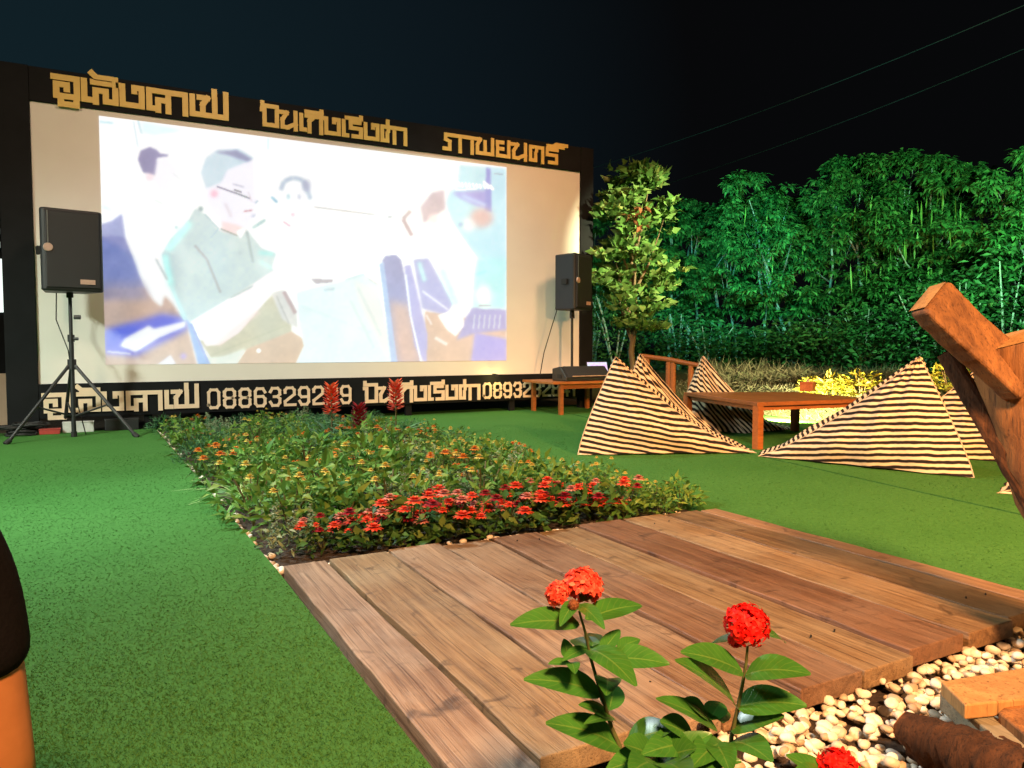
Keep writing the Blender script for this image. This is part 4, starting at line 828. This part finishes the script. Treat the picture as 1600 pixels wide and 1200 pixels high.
# ------------------------------------------------------------------ flower bed plants
def rnd_dirs(n, zlo, zhi):
    a = RNG.uniform(0, 2 * np.pi, n); z = RNG.uniform(zlo, zhi, n); s = np.sqrt(np.clip(1 - z * z, 0, 1)); return np.stack([s * np.cos(a), s * np.sin(a), z], 1)
def mound(n, rx, h, L, Wd, zlo=-.2, zhi=.9, low=.1):
    a = RNG.uniform(0, 2 * np.pi, n); r = rx * np.sqrt(RNG.random(n)); z = h * (low + (1 - low) * RNG.random(n) ** .7) * np.sqrt(np.clip(1 - (r / rx) ** 2 * .75, .05, 1))
    C = np.stack([r * np.cos(a), r * np.sin(a), z], 1); D = rnd_dirs(n, zlo, zhi) + np.stack([np.cos(a), np.sin(a), 0 * a], 1) * .6; N = rnd_dirs(n, .3, 1)
    return leafcloud(C, D, N, L * RNG.uniform(.6, 1.3, n), Wd * RNG.uniform(.7, 1.3, n))
def bloom(c, r, layers=4):
    mb = MB(); c = Vector(c)
    for l in range(layers):
        k = 11 - 2 * l
        for j in range(k):
            a = 2 * math.pi * (j + .5 * l) / k + random.uniform(-.1, .1); el = .22 + .40 * l; d = Vector((math.cos(a) * math.cos(el), math.sin(a) * math.cos(el), math.sin(el)))
            mb.leaf(c + Vector((0, 0, .002 * l)), d, Vector((0, 0, 1)) - d * .2, r * (1 - .22 * l), r * .50, .35, -.15, 2, .6)
    return mb
def bed_plant(kind):
    t = thing('garden_plant', 'x', 'plant')
    def fol(*a, mat, name='foliage'): V, F = a[0]; return npmesh(name, V, F, mat, t)
    def stems(n, rx, h):
        mb = MB()
        for k in range(n): a = random.uniform(0, 6.28); r = rx * random.uniform(.2, .9); mb.tube([(0, 0, 0), (r * math.cos(a) * .5, r * math.sin(a) * .5, h * .5), (r * math.cos(a), r * math.sin(a), h * random.uniform(.75, 1))], .003, 4, False)
        mb.build('stem', M['stem'], t)
    def flowers(n, rx, h, r, mats, z0=.85):
        for k in range(n):
            a = k * 2.4 + random.uniform(-.4, .4); q = rx * math.sqrt((k + .5) / n); mb = bloom((q * math.cos(a), q * math.sin(a), h * random.uniform(z0, 1.1)), r * random.uniform(.8, 1.2)); mb.build('flower', random.choice(mats), t)
    if kind == 'zinnia':
        t.name = 'zinnia_plant'; stems(8, .12, .16); fol(mound(150, .14, .17, .055, .028), mat=M['leaf_zinnia']); flowers(13, .16, .175, .034, [M['pet_red']] * 3 + [M['pet_crimson'], M['pet_pink']], .5)
    if kind == 'marigold':
        t.name = 'marigold_plant'; stems(6, .1, .16); fol(mound(170, .14, .18, .045, .016), mat=M['leaf_zinnia']); flowers(5, .12, .185, .026, [M['pet_orange']], .7)
    if kind == 'yellow':
        t.name = 'yellow_daisy_plant'; stems(6, .1, .2); fol(mound(170, .15, .22, .055, .018), mat=M['leaf_lime']); flowers(4, .12, .225, .020, [M['pet_yellow']], .75)
    if kind == 'lime':
        t.name = 'lime_leaved_plant'; stems(6, .1, .2); fol(mound(170, .15, .24, .070, .026, .1, 1), mat=M['leaf_lime'])
    if kind == 'salvia':
        t.name = 'silver_salvia_plant'; fol(mound(130, .12, .13, .04, .014), mat=M['leaf_grey'])
        for k in range(9):
            a = random.uniform(0, 6.28); q = .11 * math.sqrt(random.random()); h = random.uniform(.13, .22)
            Cs = np.array([(q * math.cos(a) * (1 + z), q * math.sin(a) * (1 + z), z) for z in np.arange(.05, h, .008)]); n = len(Cs); Cs = np.repeat(Cs, 3, 0)
            V, F = leafcloud(Cs, rnd_dirs(n * 3, .1, .8), rnd_dirs(n * 3, .2, 1), RNG.uniform(.010, .022, n * 3), RNG.uniform(.005, .009, n * 3)); npmesh('flower_spike', V, F, M['pet_pale'], t)
    if kind == 'feathery':
        t.name = 'feathery_plant'; fol(mound(320, .19, .22, .055, .008, .0, 1), mat=M['leaf_teal'])
    if kind == 'broad':
        t.name = 'broad_leaved_plant'; mb = MB()
        for k in range(16):
            a = k * 2.4; el = random.uniform(.35, 1.2); mb.leaf((0, 0, .02), (math.cos(a) * math.cos(el), math.sin(a) * math.cos(el), math.sin(el)), (0, 0, 1), random.uniform(.16, .26), random.uniform(.04, .06), .55, .2, 5, .8)
        mb.build('foliage', M['leaf_ti'], t, smooth=True)
    return t
def striped_grass(loc, label):
    t = thing('spider_plant', label, 'plant', loc); mb = MB()
    for k in range(70):
        a = random.uniform(0, 6.28); el = random.uniform(.5, 1.35); mb.leaf((random.gauss(0, .03), random.gauss(0, .03), 0), (math.cos(a) * math.cos(el), math.sin(a) * math.cos(el), math.sin(el)), (0, 0, 1), random.uniform(.20, .36), random.uniform(.012, .020), random.uniform(.5, .9), .2, 6, .5)
    mb.build('foliage', M['leaf_striped'], t, smooth=True)
def torch(loc, h, mat, label):
    t = thing('torch_flower', label, 'flower', loc, 'red flower spikes in the bed'); mb = MB()
    for k in range(14):
        a = k * 2.4; el = random.uniform(.5, 1.2); mb.leaf((0, 0, .03), (math.cos(a) * math.cos(el), math.sin(a) * math.cos(el), math.sin(el)), (0, 0, 1), random.uniform(.26, .40), random.uniform(.045, .065), .6, .2, 6, .7)
    mb.build('foliage', M['leaf_ti'], t, smooth=True)
    mb = MB(); mb.tube([(0, 0, 0), (0, 0, h)], .008, 6); mb.build('stem', M['stem'], t)
    mb = MB(); n = 60
    for k in range(n):
        f = k / n; z = h - .02 - f * .26; a = k * 2.39996; r = .040 * (.35 + .65 * min(1, (f + .08) * 3)); el = 1.0 - .5 * f; mb.leaf((r * .4 * math.cos(a), r * .4 * math.sin(a), z), (math.cos(a) * math.cos(el), math.sin(a) * math.cos(el), math.sin(el)), (math.cos(a), math.sin(a), .3), .070, .042, -.3, .35, 3, .7)
    mb.build('flower_spike', mat, t, smooth=True)
PROTO = {k: [bed_plant(k) for _ in range(3)] for k in ('zinnia', 'marigold', 'yellow', 'lime', 'salvia', 'feathery', 'broad')}
USED = set()
KIND_TXT = {'zinnia': 'red zinnia clump', 'marigold': 'orange marigold', 'yellow': 'bushy plant with small yellow daisies', 'lime': 'lime green leafy plant', 'salvia': 'grey green plant with pale flower spikes', 'feathery': 'feathery blue green plant', 'broad': 'dark broad leaved plant'}
ORD = ['first', 'second', 'third', 'fourth', 'fifth', 'sixth', 'seventh', 'eighth', 'ninth', 'tenth', 'eleventh', 'twelfth', 'thirteenth', 'fourteenth', 'fifteenth', 'sixteenth', 'seventeenth', 'eighteenth', 'nineteenth', 'twentieth']
def place(kind, x, y, sc, label):
    ps = PROTO[kind]; i = random.randrange(3); p = ps[i]; grp = KIND_TXT[kind] + ' repeats in the flower bed'; rz = random.uniform(0, 6.28)
    if (kind, i) not in USED:
        USED.add((kind, i)); sc *= 1.25; p.location = (x, y, -.036); p.rotation_euler = (0, 0, rz); p.scale = (sc,) * 3; p['label'] = label; p['group'] = grp; return p
    return dup(p, (x, y, -.036), rz, sc * 1.25, label, grp)
for i, (x, y) in enumerate(((2.44, 3.24), (2.56, 3.36), (2.66, 3.22), (2.76, 3.38), (2.84, 3.26), (2.82, 3.55))):
    place('yellow' if i % 2 else 'lime', x, y, random.uniform(.5, .68), 'small yellow green plant at the right deck corner, %s from the last zinnia' % ORD[i])
# front row of zinnias along the deck
zx = [.86, 1.08, 1.26, 1.40, 1.56, 1.76, 1.94, 2.10, 2.26, 2.42]; 
for i, x in enumerate(zx):
    place('zinnia', x, 3.32 + random.uniform(-.05, .07), random.uniform(.85, 1.05) * (.78 if i == 0 else 1), 'red zinnia clump along the deck, %s from the left turf edge' % ORD[i])
rowsY = np.arange(3.42, 8.7, .285); 
for r, y in enumerate(rowsY):
    xs = np.arange(.72 - .02 * (y - 3.1) + (.13 if r % 2 else 0), 2.82, .235)
    for i, x in enumerate(xs):
        fx = (x - .6) / 2.2; fy = (y - 3.1) / 5.6
        if r == 0:
            if x < .9: kind = 'salvia'
            elif x > 2.45: kind = 'yellow' if x > 2.7 else 'lime'
            else: continue
        elif r <= 2: kind = random.choices(['salvia', 'lime', 'yellow', 'feathery', 'marigold'], [5 - 3 * fx, 2, 2 + 3 * fx, .5, .5])[0]
        elif fy < .5: kind = random.choices(['lime', 'yellow', 'marigold', 'salvia', 'broad'], [3, 1 + 3 * fx, 1.8, 1.2, .8])[0]
        elif fy < .72: kind = random.choices(['marigold', 'yellow', 'broad', 'feathery', 'lime'], [1.6, 1 + 1.5 * fx, 1.6 if .35 < fx < .9 else .3, 2.0, 1])[0]
        else: kind = random.choices(['feathery', 'marigold', 'lime', 'yellow', 'salvia'], [4, 1.0, 1.4, .9, 1])[0]
        if x < .80 and 4.3 < y < 4.9: continue
        sc = random.uniform(.70, 1.25) * (1.0 if fx < .75 else .78) * (1.02 - .28 * fy)
        place(kind, x + random.uniform(-.05, .05), y + random.uniform(-.06, .06), sc, '%s, %s from left edge, %s row behind zinnias' % (KIND_TXT[kind], ORD[i], ORD[r]))
for k, ps in PROTO.items():
    for i, p in enumerate(ps):
        if (k, i) not in USED:
            for c in list(p.children): bpy.data.objects.remove(c)
            bpy.data.objects.remove(p)
striped_grass((.74, 4.62, -.035), 'spider plant with long pale striped leaves arching over the left bed edge')
torch((1.84, 6.85, -.035), .58, M['pet_torch'], 'tallest scarlet flower spike, standing before the phone number sign')
torch((2.42, 6.75, -.035), .60, M['pet_red'], 'dark crimson flower spike at the right, with arching strap leaves')
torch((2.13, 6.95, -.035), .38, M['pet_crimson'], 'short crimson flower spike between the two tall ones')

# ------------------------------------------------------------------ trees
def tree_crown(n_tips, rx, z0, z1, leaf, per, wide=.30, seed=0, droop=.6):
    r = np.random.default_rng(seed); H = z1 - z0
    tz = z0 + H * r.random(n_tips) ** .85; prof = np.sin(np.pi * np.clip((tz - z0) / H * .86 + .10, 0, 1)) ** (.6 if droop > 0 else .42)
    ph = r.uniform(0, 6.28, 4); a = r.uniform(0, 2 * np.pi, n_tips); lob = 1 + .28 * np.sin(3 * a + ph[0] + tz * 1.7) + .18 * np.sin(5 * a + ph[1] - tz * 2.9); rad = rx * prof * np.sqrt(r.uniform(.08, 1, n_tips)) * lob
    T = np.stack([rad * np.cos(a), rad * np.sin(a), tz], 1)
    # clumping: pull the tips towards a set of bough ends so that gaps open between them
    nb = min(n_tips, max(10, n_tips // 11)); B = T[r.choice(n_tips, nb, False)]; d = np.linalg.norm(T[:, None] - B[None], axis=2); T = T + (B[np.argmin(d, 1)] - T) * r.uniform(.25, .7, (n_tips, 1))
    C = np.repeat(T, per, 0); n = len(C); aa = r.uniform(0, 2 * np.pi, n); D = np.stack([np.cos(aa), np.sin(aa), r.uniform(-droop - .5, .5, n)], 1); C = C + D * r.uniform(0, leaf * .7, (n, 1))
    N = np.stack([r.normal(0, .4, n), r.normal(0, .4, n), np.ones(n)], 1) if droop > 0 else r.normal(0, 1, (n, 3))
    V, F = leafcloud(C, D, N, leaf * r.uniform(.6, 1.25, n), leaf * wide * r.uniform(.7, 1.3, n), .35); return V, F, B
def tree(kind, loc, sc, rz, label, group, leafm, trunkm, ntips, rx, z0, z1, leaf, per, seed, th=.07, lean=(0, 0), wide=.3, forks=5, name=None, droop=.6):
    t = thing(name or kind, label, 'tree', loc, group, rz); V, F, B = tree_crown(ntips, rx, z0, z1, leaf, per, wide, seed, droop); r = random.Random(seed)
    V = V + np.array([lean[0], lean[1], 0]) * (V[:, 2:3] / z1)
    npmesh('crown', V, F, leafm, t)
    mb = MB(); P = [(lean[0] * f + r.uniform(-.05, .05) * (f > 0), lean[1] * f + r.uniform(-.05, .05) * (f > 0), z1 * .86 * f) for f in np.linspace(0, 1, 8)]; P[0] = (0, 0, -.1)
    mb.tube(P, [th * (1.15 - .95 * f) for f in np.linspace(0, 1, 8)], 8)
    for k in range(forks):
        b2 = B[r.randrange(len(B))] + np.array([lean[0], lean[1], 0]) * .6; f = min(.8, max(.28, b2[2] / z1 - .22)); p = Vector((lean[0] * f, lean[1] * f, z1 * .86 * f)); q = Vector(b2); m_ = p.lerp(q, .5) + Vector((0, 0, -.12)); mb.tube([p, m_, q], [th * .5, th * .35, th * .1], 6)
    mb.build('trunk', trunkm, t, smooth=True); return t
# the lone tree beside the screen
tree('fruit_tree', (DP(992, 560, 11)[0], DP(992, 560, 11)[1], -.085), 1, 0, 'slender young tree with broad yellow green leaves right beside the screen', None, M['leaf_fruit'], M['brown_trunk'], 360, .60, 1.10, 3.62, .150, 8, 21, .05, (-.06, 0), .60, 12, droop=-.75)
ft = bpy.data.objects['fruit_tree']; V, F, B = tree_crown(5, .11, 2.6, 2.9, .12, 6, .5, 5); V = V + np.array([-.30, -.45, 0]); npmesh('dead_leaves', V, F, M['leaf_dead'], ft)
# row of tall trees: (px of trunk, distance, px of top)
rows = [(930, 20, 330), (985, 18.5, 372), (1045, 17.5, 335), (1095, 17, 318), (1150, 16.5, 318), (1200, 15.6, 300), (1245, 15.2, 272), (1290, 14.6, 252), (1345, 14.2, 250), (1395, 13.8, 246), (1445, 13.4, 248), (1492, 13.2, 262), (1548, 12.6, 335), (1605, 11.6, 232), (1670, 11, 215), (1755, 11, 200)]
desc = ['dim teal tree just behind the right edge of the screen', 'dark low tree behind the lone young tree', 'dim tree with thin pale stems right of the lone young tree', 'tree with a forked pale trunk left of the leaning one', 'tree with a single bare pale trunk rising above the dry grass', 'tree with two close pale trunks behind the far bean bag', 'tree with the long pale leaning trunk', 'tall green tree above the tissue box', 'tallest flat topped tree in the middle of the lit row', 'bright green tree with hanging seed pods', 'leafy tree left of the timber beam end', 'tree just above the end of the timber beam', 'low tree in the dark gap right of the lit row', 'yellow green tree rising behind the timber beam', 'tall tree at the right edge of the picture', 'tree beyond the right edge of the picture']
for i, (u, d, vt) in enumerate(rows):
    p = DP(u, 560, d); z0 = bank_z(p[0]) - .03; zt = DP(u, vt, d)[2]; h = zt - z0
    lean = {6: (-.9, .5), 4: (-.35, .1), 5: (-.3, .1), 3: (-.25, .1)}.get(i, (random.uniform(-.2, .2), random.uniform(-.2, .2)))
    t = tree('broadleaf_tree', (p[0], p[1], z0), 1, 0, desc[i], 'row of trees beyond the lawn', M['leaf_tree'], M['pale_trunk'], int(310 * (h / 4.5)), 1.25, 1.0 if i not in (12,) else .4, h, .125, 26, 40 + i, random.uniform(.03, .048), lean, .42, 7, droop=.25)
    for k in range(1 if i in (2, 3, 5, 10) else 0):
        mb = MB(); a = Vector((.35, -.2, -.1)); mb.tube([a, a + Vector((.04, 0, .9)), a + Vector((-.05, .1, 1.9)), a + Vector((.15, .1, 2.9))], [.05, .042, .035, .02], 7); mb.build('trunk', M['pale_trunk'], t, smooth=True)
    if i in (6, 9, 10, 11, 8):     # hanging pods
        r = np.random.default_rng(i); n = 26; c_ = np.stack([r.normal(0, .6, n), r.normal(-.5, .35, n), r.uniform(1.7, h - .5, n)], 1); V, F = leafcloud(c_, np.tile([[0, 0, -1.]], (n, 1)) + r.normal(0, .05, (n, 3)), r.normal(0, 1, (n, 3)), r.uniform(.25, .5, n), np.full(n, .035), .02)
        for q in range(n): npmesh('seed_pod', V[q * 5:q * 5 + 5], F[:4], M['leaf_lime'], t)
# undergrowth between the trunks
bush_txt = ['behind the screen edge', 'left of the lone young tree', 'right of the lone young tree', 'below the forked pale trunk', 'left of the dry grass', 'behind the dry grass', 'right of the dry grass', 'under the leaning trunk', 'above the tissue box', 'behind the biggest bean bag', 'below the timber beam end', 'behind the timber post', 'at the right edge']
bu = [(925, 17, 1.6), (960, 15.5, 1.25), (1060, 14.8, .9), (1105, 14.2, .7), (1150, 14.5, .6), (1200, 14, .6), (1250, 13.4, .75), (1300, 12.8, .7), (1350, 12.4, .85), (1400, 12, .8), (1450, 11.6, 1.0), (1500, 11.2, 1.1), (1570, 10.6, 1.3)]
for i, (u, d, h) in enumerate(bu):
    p = DP(u, 560, d); z0 = bank_z(p[0]) - .02; t = thing('wild_bush', 'green wild bush ' + bush_txt[i], 'bush', (p[0], p[1], z0), 'bushes under the trees'); h *= 1.45
    V, F = mound(1100, .95, h, .12, .045, -.5, .7, .05); npmesh('foliage', V, F, M['leaf_bush'], t); mb = MB()
    for k in range(6): a = random.uniform(0, 6.28); mb.tube([(0, 0, -.05), (.25 * math.cos(a), .25 * math.sin(a), h * .5), (.5 * math.cos(a), .5 * math.sin(a), h * .85)], [.02, .014, .006], 5)
    mb.build('stem', M['pale_trunk'], t)
for i, (u, v, d, r, h, txt) in enumerate([(1150, 590, 11.5, .55, .42, 'left of the tissue box behind the far bean bag'), (1215, 590, 11.2, .5, .36, 'directly left of the tissue box'), (1275, 585, 11.0, .4, .30, 'right behind the tissue box'), (1375, 585, 10.4, .35, .30, 'left of the peak of the biggest bean bag')]):
    p = GP(u, v, .4); p = DP(u, v, d); z0 = bank_z(p[0]); t = thing('dry_grass_clump', 'pale dry grass clump ' + txt, 'grass clump', (p[0], p[1], z0 - .02), 'dry grass clumps on the bank')
    n = 900; a = RNG.uniform(0, 6.28, n); q = r * np.sqrt(RNG.random(n)); C = np.stack([q * np.cos(a), q * np.sin(a), h * .55 * RNG.random(n)], 1); D = rnd_dirs(n, .2, 1); V, F = leafcloud(C, D, rnd_dirs(n, -.5, .5), RNG.uniform(.10, .26, n) * h / .4, np.full(n, .012), .2); npmesh('foliage', V, F, M['leaf_dry'], t)
for i, (u, d, r, h, txt) in enumerate([(1300, 9.3, .24, .34, 'behind the right end of the low table'), (1345, 9.0, .26, .36, 'brightest one, beside the biggest bean bag'), (1272, 9.6, .18, .26, 'smallest one, behind the tissue box'), (1484, 8.5, .24, .40, 'between the biggest bean bag and the timber post')]):
    p = DP(u, 640, d); z0 = bank_z(p[0]); t = thing('croton_bush', 'yellow leaved shrub ' + txt, 'shrub', (p[0], p[1], z0 - .02), 'yellow shrubs on the bank')
    V, F = mound(230, r, h, .10, .030, .0, .9, .25); npmesh('foliage', V, F, M['leaf_yellow'], t); mb = MB()
    for k in range(6): a = random.uniform(0, 6.28); mb.tube([(0, 0, -.03), (r * .5 * math.cos(a), r * .5 * math.sin(a), h * .8)], .006, 5)
    mb.build('stem', M['brown_trunk'], t)
# lawn edge straw on the bank
n = 5200; x = 7.52 + .75 * RNG.random(n) ** 1.2; y = RNG.uniform(1.5, 9.3, n); tt = np.clip((x - 7.5) / .55, 0, 1); z = -.06 + .36 * tt * tt * (3 - 2 * tt)
V, F = leafcloud(np.stack([x, y, z], 1), rnd_dirs(n, .1, 1), rnd_dirs(n, -.5, .5), RNG.uniform(.05, .13, n), np.full(n, .010), .3)
tag(npmesh('straw', V, F, M['leaf_dry']), 'dry straw grass on the slope behind the lawn', 'grass', kind='stuff')

# ------------------------------------------------------------------ wooden rail, wires, things at the left
rl = thing('wooden_rail', 'rustic wooden rail on posts behind the striped bean bags', 'fence', (6.6, 7.8, -.085))
a = Vector(DP(1002, 556, 10.2)); b2 = Vector(DP(1092, 571, 9.6))
mb = MB(); mb.tube([a, a.lerp(b2, .5) + Vector((0, 0, .01)), b2], [.030, .033, .030], 8); mb.build('top_rail', M['tablewood'], rl, rl.location)
for f in (.1, .48, .56, .86):
    p = a.lerp(b2, f); mb = MB(); mb.tube([(p.x, p.y, -.085), (p.x + .01, p.y, p.z - .02)], [.042, .036], 8); mb.build('rail_post', M['tablewood'], rl, rl.location)
for (q0, q1, txt) in ((DP(1020, 292, 26), DP(1520, 88, 18), 'thick overhead cable slanting down behind the lone tree'), (DP(940, 256, 26), DP(1420, 62, 18), 'faint upper overhead cable in the night sky')):
    mb = MB(); p0 = Vector(q0); p1 = Vector(q1); d = p1 - p0; p0 = p0 - d * .6; p1 = p1 + d * 1.2; mb.tube([p0.lerp(p1, f) + Vector((0, 0, -.8 * math.sin(math.pi * f) + .45)) for f in np.linspace(0, 1, 24)], .011, 6); tag(mb.build('overhead_cable', plain('cable_grey', (.035, .035, .035), None, .8), None, smooth=True), txt, 'cable')
hz = thing('louvred_building', 'dark building wall with white louvres and a lit window past the screen edge', 'building', (-2.6, 11.2, -.085))
part('wall', (-4.6, 11.2, -.085), (-1.02, 11.5, 4.3), M['black_panel'], hz)
m, nt, b = newmat('lit_window'); b.inputs['Emission Color'].default_value = (.85, 1, .95, 1); b.inputs['Emission Strength'].default_value = 1.2
part('window', (-1.9, 11.17, 1.30), (-1.03, 11.198, 1.95), m, hz)
part('dado', (-4.6, 11.16, -.085), (-1.02, 11.199, .55), M['cream'], hz)
m2, nt, b = newmat('louvre'); b.inputs['Emission Color'].default_value = (.7, .85, .8, 1); b.inputs['Emission Strength'].default_value = .35; b.inputs['Base Color'].default_value = (.7, .7, .68, 1)  # slats glow faintly by themselves, in place of a lamp shining on them
for k in range(13):
    z = 2.02 + .165 * k; mb = MB(); mb.box((-2.4, 0, 0), (-1.04, .012, .075), Matrix.Translation((0, 11.13, z)) @ Matrix.Rotation(.5, 4, 'X') @ Matrix.Rotation(.06, 4, 'Y')); mb.build('louvre', m2, hz, hz.location)
# clutter at the foot of the frame
cb = thing('cable_heap', 'dark heap of coiled cables by the foot of the left frame post', 'cable', (-.78, 9.0, 0)); mb = MB()
for k in range(9):
    cx, cy = random.gauss(0, .10), random.gauss(0, .05); mb.tube([(cx + .13 * math.cos(t_), cy + .09 * math.sin(t_), .015 + .012 * k + .006 * math.sin(3 * t_)) for t_ in np.linspace(0, 6.2, 16)], .013, 6)
mb.build('coil', M['rubber'], cb)
for nm, a, b2, mt, lab in (('junction_box', (-.36, 8.96, 0), (-.08, 9.04, .10), M['whitebox'], 'white electrical box on the turf under the left sign'), ('power_strip', (-.56, 8.9, 0), (-.38, 8.97, .045), M['redbox'], 'red power strip lying beside the white electrical box'), ('cable_case', (.02, 8.98, 0), (.34, 9.06, .11), M['black_plastic'], 'black case on the turf beside the white electrical box')):
    t = thing(nm, lab, nm.replace('_', ' '), ((a[0] + b2[0]) / 2, (a[1] + b2[1]) / 2, 0)); part('body', a, b2, mt, t, .006); part('lid', (a[0] - .004, a[1] - .004, b2[2]), (b2[0] + .004, b2[1] + .004, b2[2] + .012), mt, t, .003)

# ------------------------------------------------------------------ person seated at the left
bn = thing('low_bench', 'low wooden bench under the seated person at the left', 'bench', (-.52, 1.0, 0))
part('seat', (-.90, .78, .155), (-.17, 1.12, .19), M['tablewood'], bn, .004)
for x in (-.85, -.22):
    for y in (.82, 1.08): part('leg', (x - .025, y - .025, 0), (x + .025, y + .025, .156), M['tablewood'], bn)
SHIFT = Vector((.064, 0, 0))
pe = thing('person', 'person in a dark short sleeved shirt sitting at the left edge, bare forearm hanging down', 'person', (-.48, 1.05, 0))
def skin_body(name, pts, edges, mat, sub=2, root=0):
    me = bpy.data.meshes.new(name); me.from_pydata([tuple(Vector((p[0] + .064, p[1], p[2])) - pe.location) for p in pts], edges, []); o = link(name, me, mat, pe)
    sk = o.modifiers.new('skin', 'SKIN'); sk.use_smooth_shade = True
    for v_, p in zip(me.skin_vertices[0].data, pts): v_.radius = (p[3], p[4] if len(p) > 4 else p[3]); v_.use_root = False
    me.skin_vertices[0].data[root].use_root = True
    ss = o.modifiers.new('sub', 'SUBSURF'); ss.levels = sub; ss.render_levels = sub; return o
cxp = -.46
pts = [(cxp, 1.02, .27, .13, .11), (cxp, 1.02, .45, .125, .10), (cxp, 1.05, .63, .14, .10), (cxp, 1.06, .74, .09, .07), (cxp, 1.07, .83, .048), (cxp, 1.09, .92, .072, .085), (cxp, 1.09, 1.02, .070, .085),
       (-.26, 1.10, .72, .058), (-.205, 1.135, .54, .047), (-.185, 1.16, .33, .037), (-.215, 1.32, .315, .032), (-.25, 1.44, .31, .024, .03), (-.265, 1.50, .305, .016, .036),
       (-.66, 1.06, .72, .058), (-.72, 1.08, .54, .047), (-.74, 1.10, .33, .037), (-.70, 1.28, .315, .032), (-.67, 1.40, .31, .024, .03), (-.655, 1.46, .305, .016, .036),
       (-.36, 1.10, .26, .082), (-.34, 1.50, .30, .062), (-.33, 1.62, .10, .046), (-.33, 1.64, .04, .036), (-.33, 1.78, .03, .03),
       (-.56, 1.10, .26, .082), (-.58, 1.48, .30, .062), (-.59, 1.60, .10, .046), (-.59, 1.62, .04, .036), (-.59, 1.76, .03, .03)]
ed = [(0, 1), (1, 2), (2, 3), (3, 4), (4, 5), (5, 6), (3, 7), (7, 8), (8, 9), (9, 10), (10, 11), (11, 12), (3, 13), (13, 14), (14, 15), (15, 16), (16, 17), (17, 18), (0, 19), (19, 20), (20, 21), (21, 22), (22, 23), (0, 24), (24, 25), (25, 26), (26, 27), (27, 28)]
skin_body('body', pts, ed, M['skin'])
for hx, hy, s in ((-.265, 1.505, 1), (-.655, 1.465, -1)):
    for k, (dx, ln) in enumerate(((-.030, .055), (-.010, .068), (.010, .064), (.030, .050))):
        skin_body('finger', [(hx + dx * .7, hy, .305, .010), (hx + dx, hy + ln * .5, .300, .009), (hx + dx * 1.05, hy + ln, .282, .007)], [(0, 1), (1, 2)], M['skin'], 1)
    skin_body('thumb', [(hx - s * .028, hy - .03, .305, .011), (hx - s * .055, hy + .005, .300, .010), (hx - s * .06, hy + .035, .292, .008)], [(0, 1), (1, 2)], M['skin'], 1)
# clothing
sh = [(cxp, 1.02, .29, .15, .125), (cxp, 1.02, .45, .145, .118), (cxp, 1.05, .63, .155, .115), (cxp, 1.06, .745, .10, .082), (cxp, 1.065, .79, .062), (-.265, 1.10, .725, .074), (-.215, 1.13, .60, .062), (-.203, 1.14, .475, .060), (-.655, 1.06, .725, .074), (-.71, 1.075, .60, .066), (-.722, 1.08, .535, .066)]
skin_body('shirt', sh, [(0, 1), (1, 2), (2, 3), (3, 4), (3, 5), (5, 6), (6, 7), (3, 8), (8, 9), (9, 10)], M['cloth_dark'])
skin_body('trousers', [(cxp, 1.02, .265, .15, .125), (-.36, 1.10, .262, .094), (-.34, 1.50, .30, .074), (-.33, 1.61, .12, .058), (-.56, 1.10, .262, .094), (-.58, 1.48, .30, .074), (-.59, 1.59, .12, .058)], [(0, 1), (1, 2), (2, 3), (0, 4), (4, 5), (5, 6)], M['trousers'])
skin_body('hair', [(cxp, 1.065, .96, .078, .080), (cxp, 1.07, 1.04, .078, .088)], [(0, 1)], M['hair'])
mb = MB(); mb.leaf((cxp, 1.165, .985), (0, .4, -1), (0, 1, .2), .05, .028, .1, -.6, 4); mb.build('nose', M['skin'], pe, pe.location - SHIFT, True)
for s in (-1, 1):
    mb = MB(); mb.tube([(cxp + s * .030, 1.160, .985), (cxp + s * .030, 1.172, .985)], [.012, .006], 10); mb.build('eye', M['whitebox'], pe, pe.location - SHIFT, True); mb = MB(); mb.tube([(cxp + s * .080, 1.085, .945), (cxp + s * .088, 1.075, .975), (cxp + s * .082, 1.08, 1.0)], [.008, .013, .010], 8); mb.build('ear', M['skin'], pe, pe.location - SHIFT, True)
mb = MB(); mb.tube([(cxp - .022, 1.162, .918), (cxp, 1.170, .915), (cxp + .022, 1.162, .918)], [.003, .007, .003], 8); mb.build('mouth', M['pet_pink'], pe, pe.location - SHIFT, True)
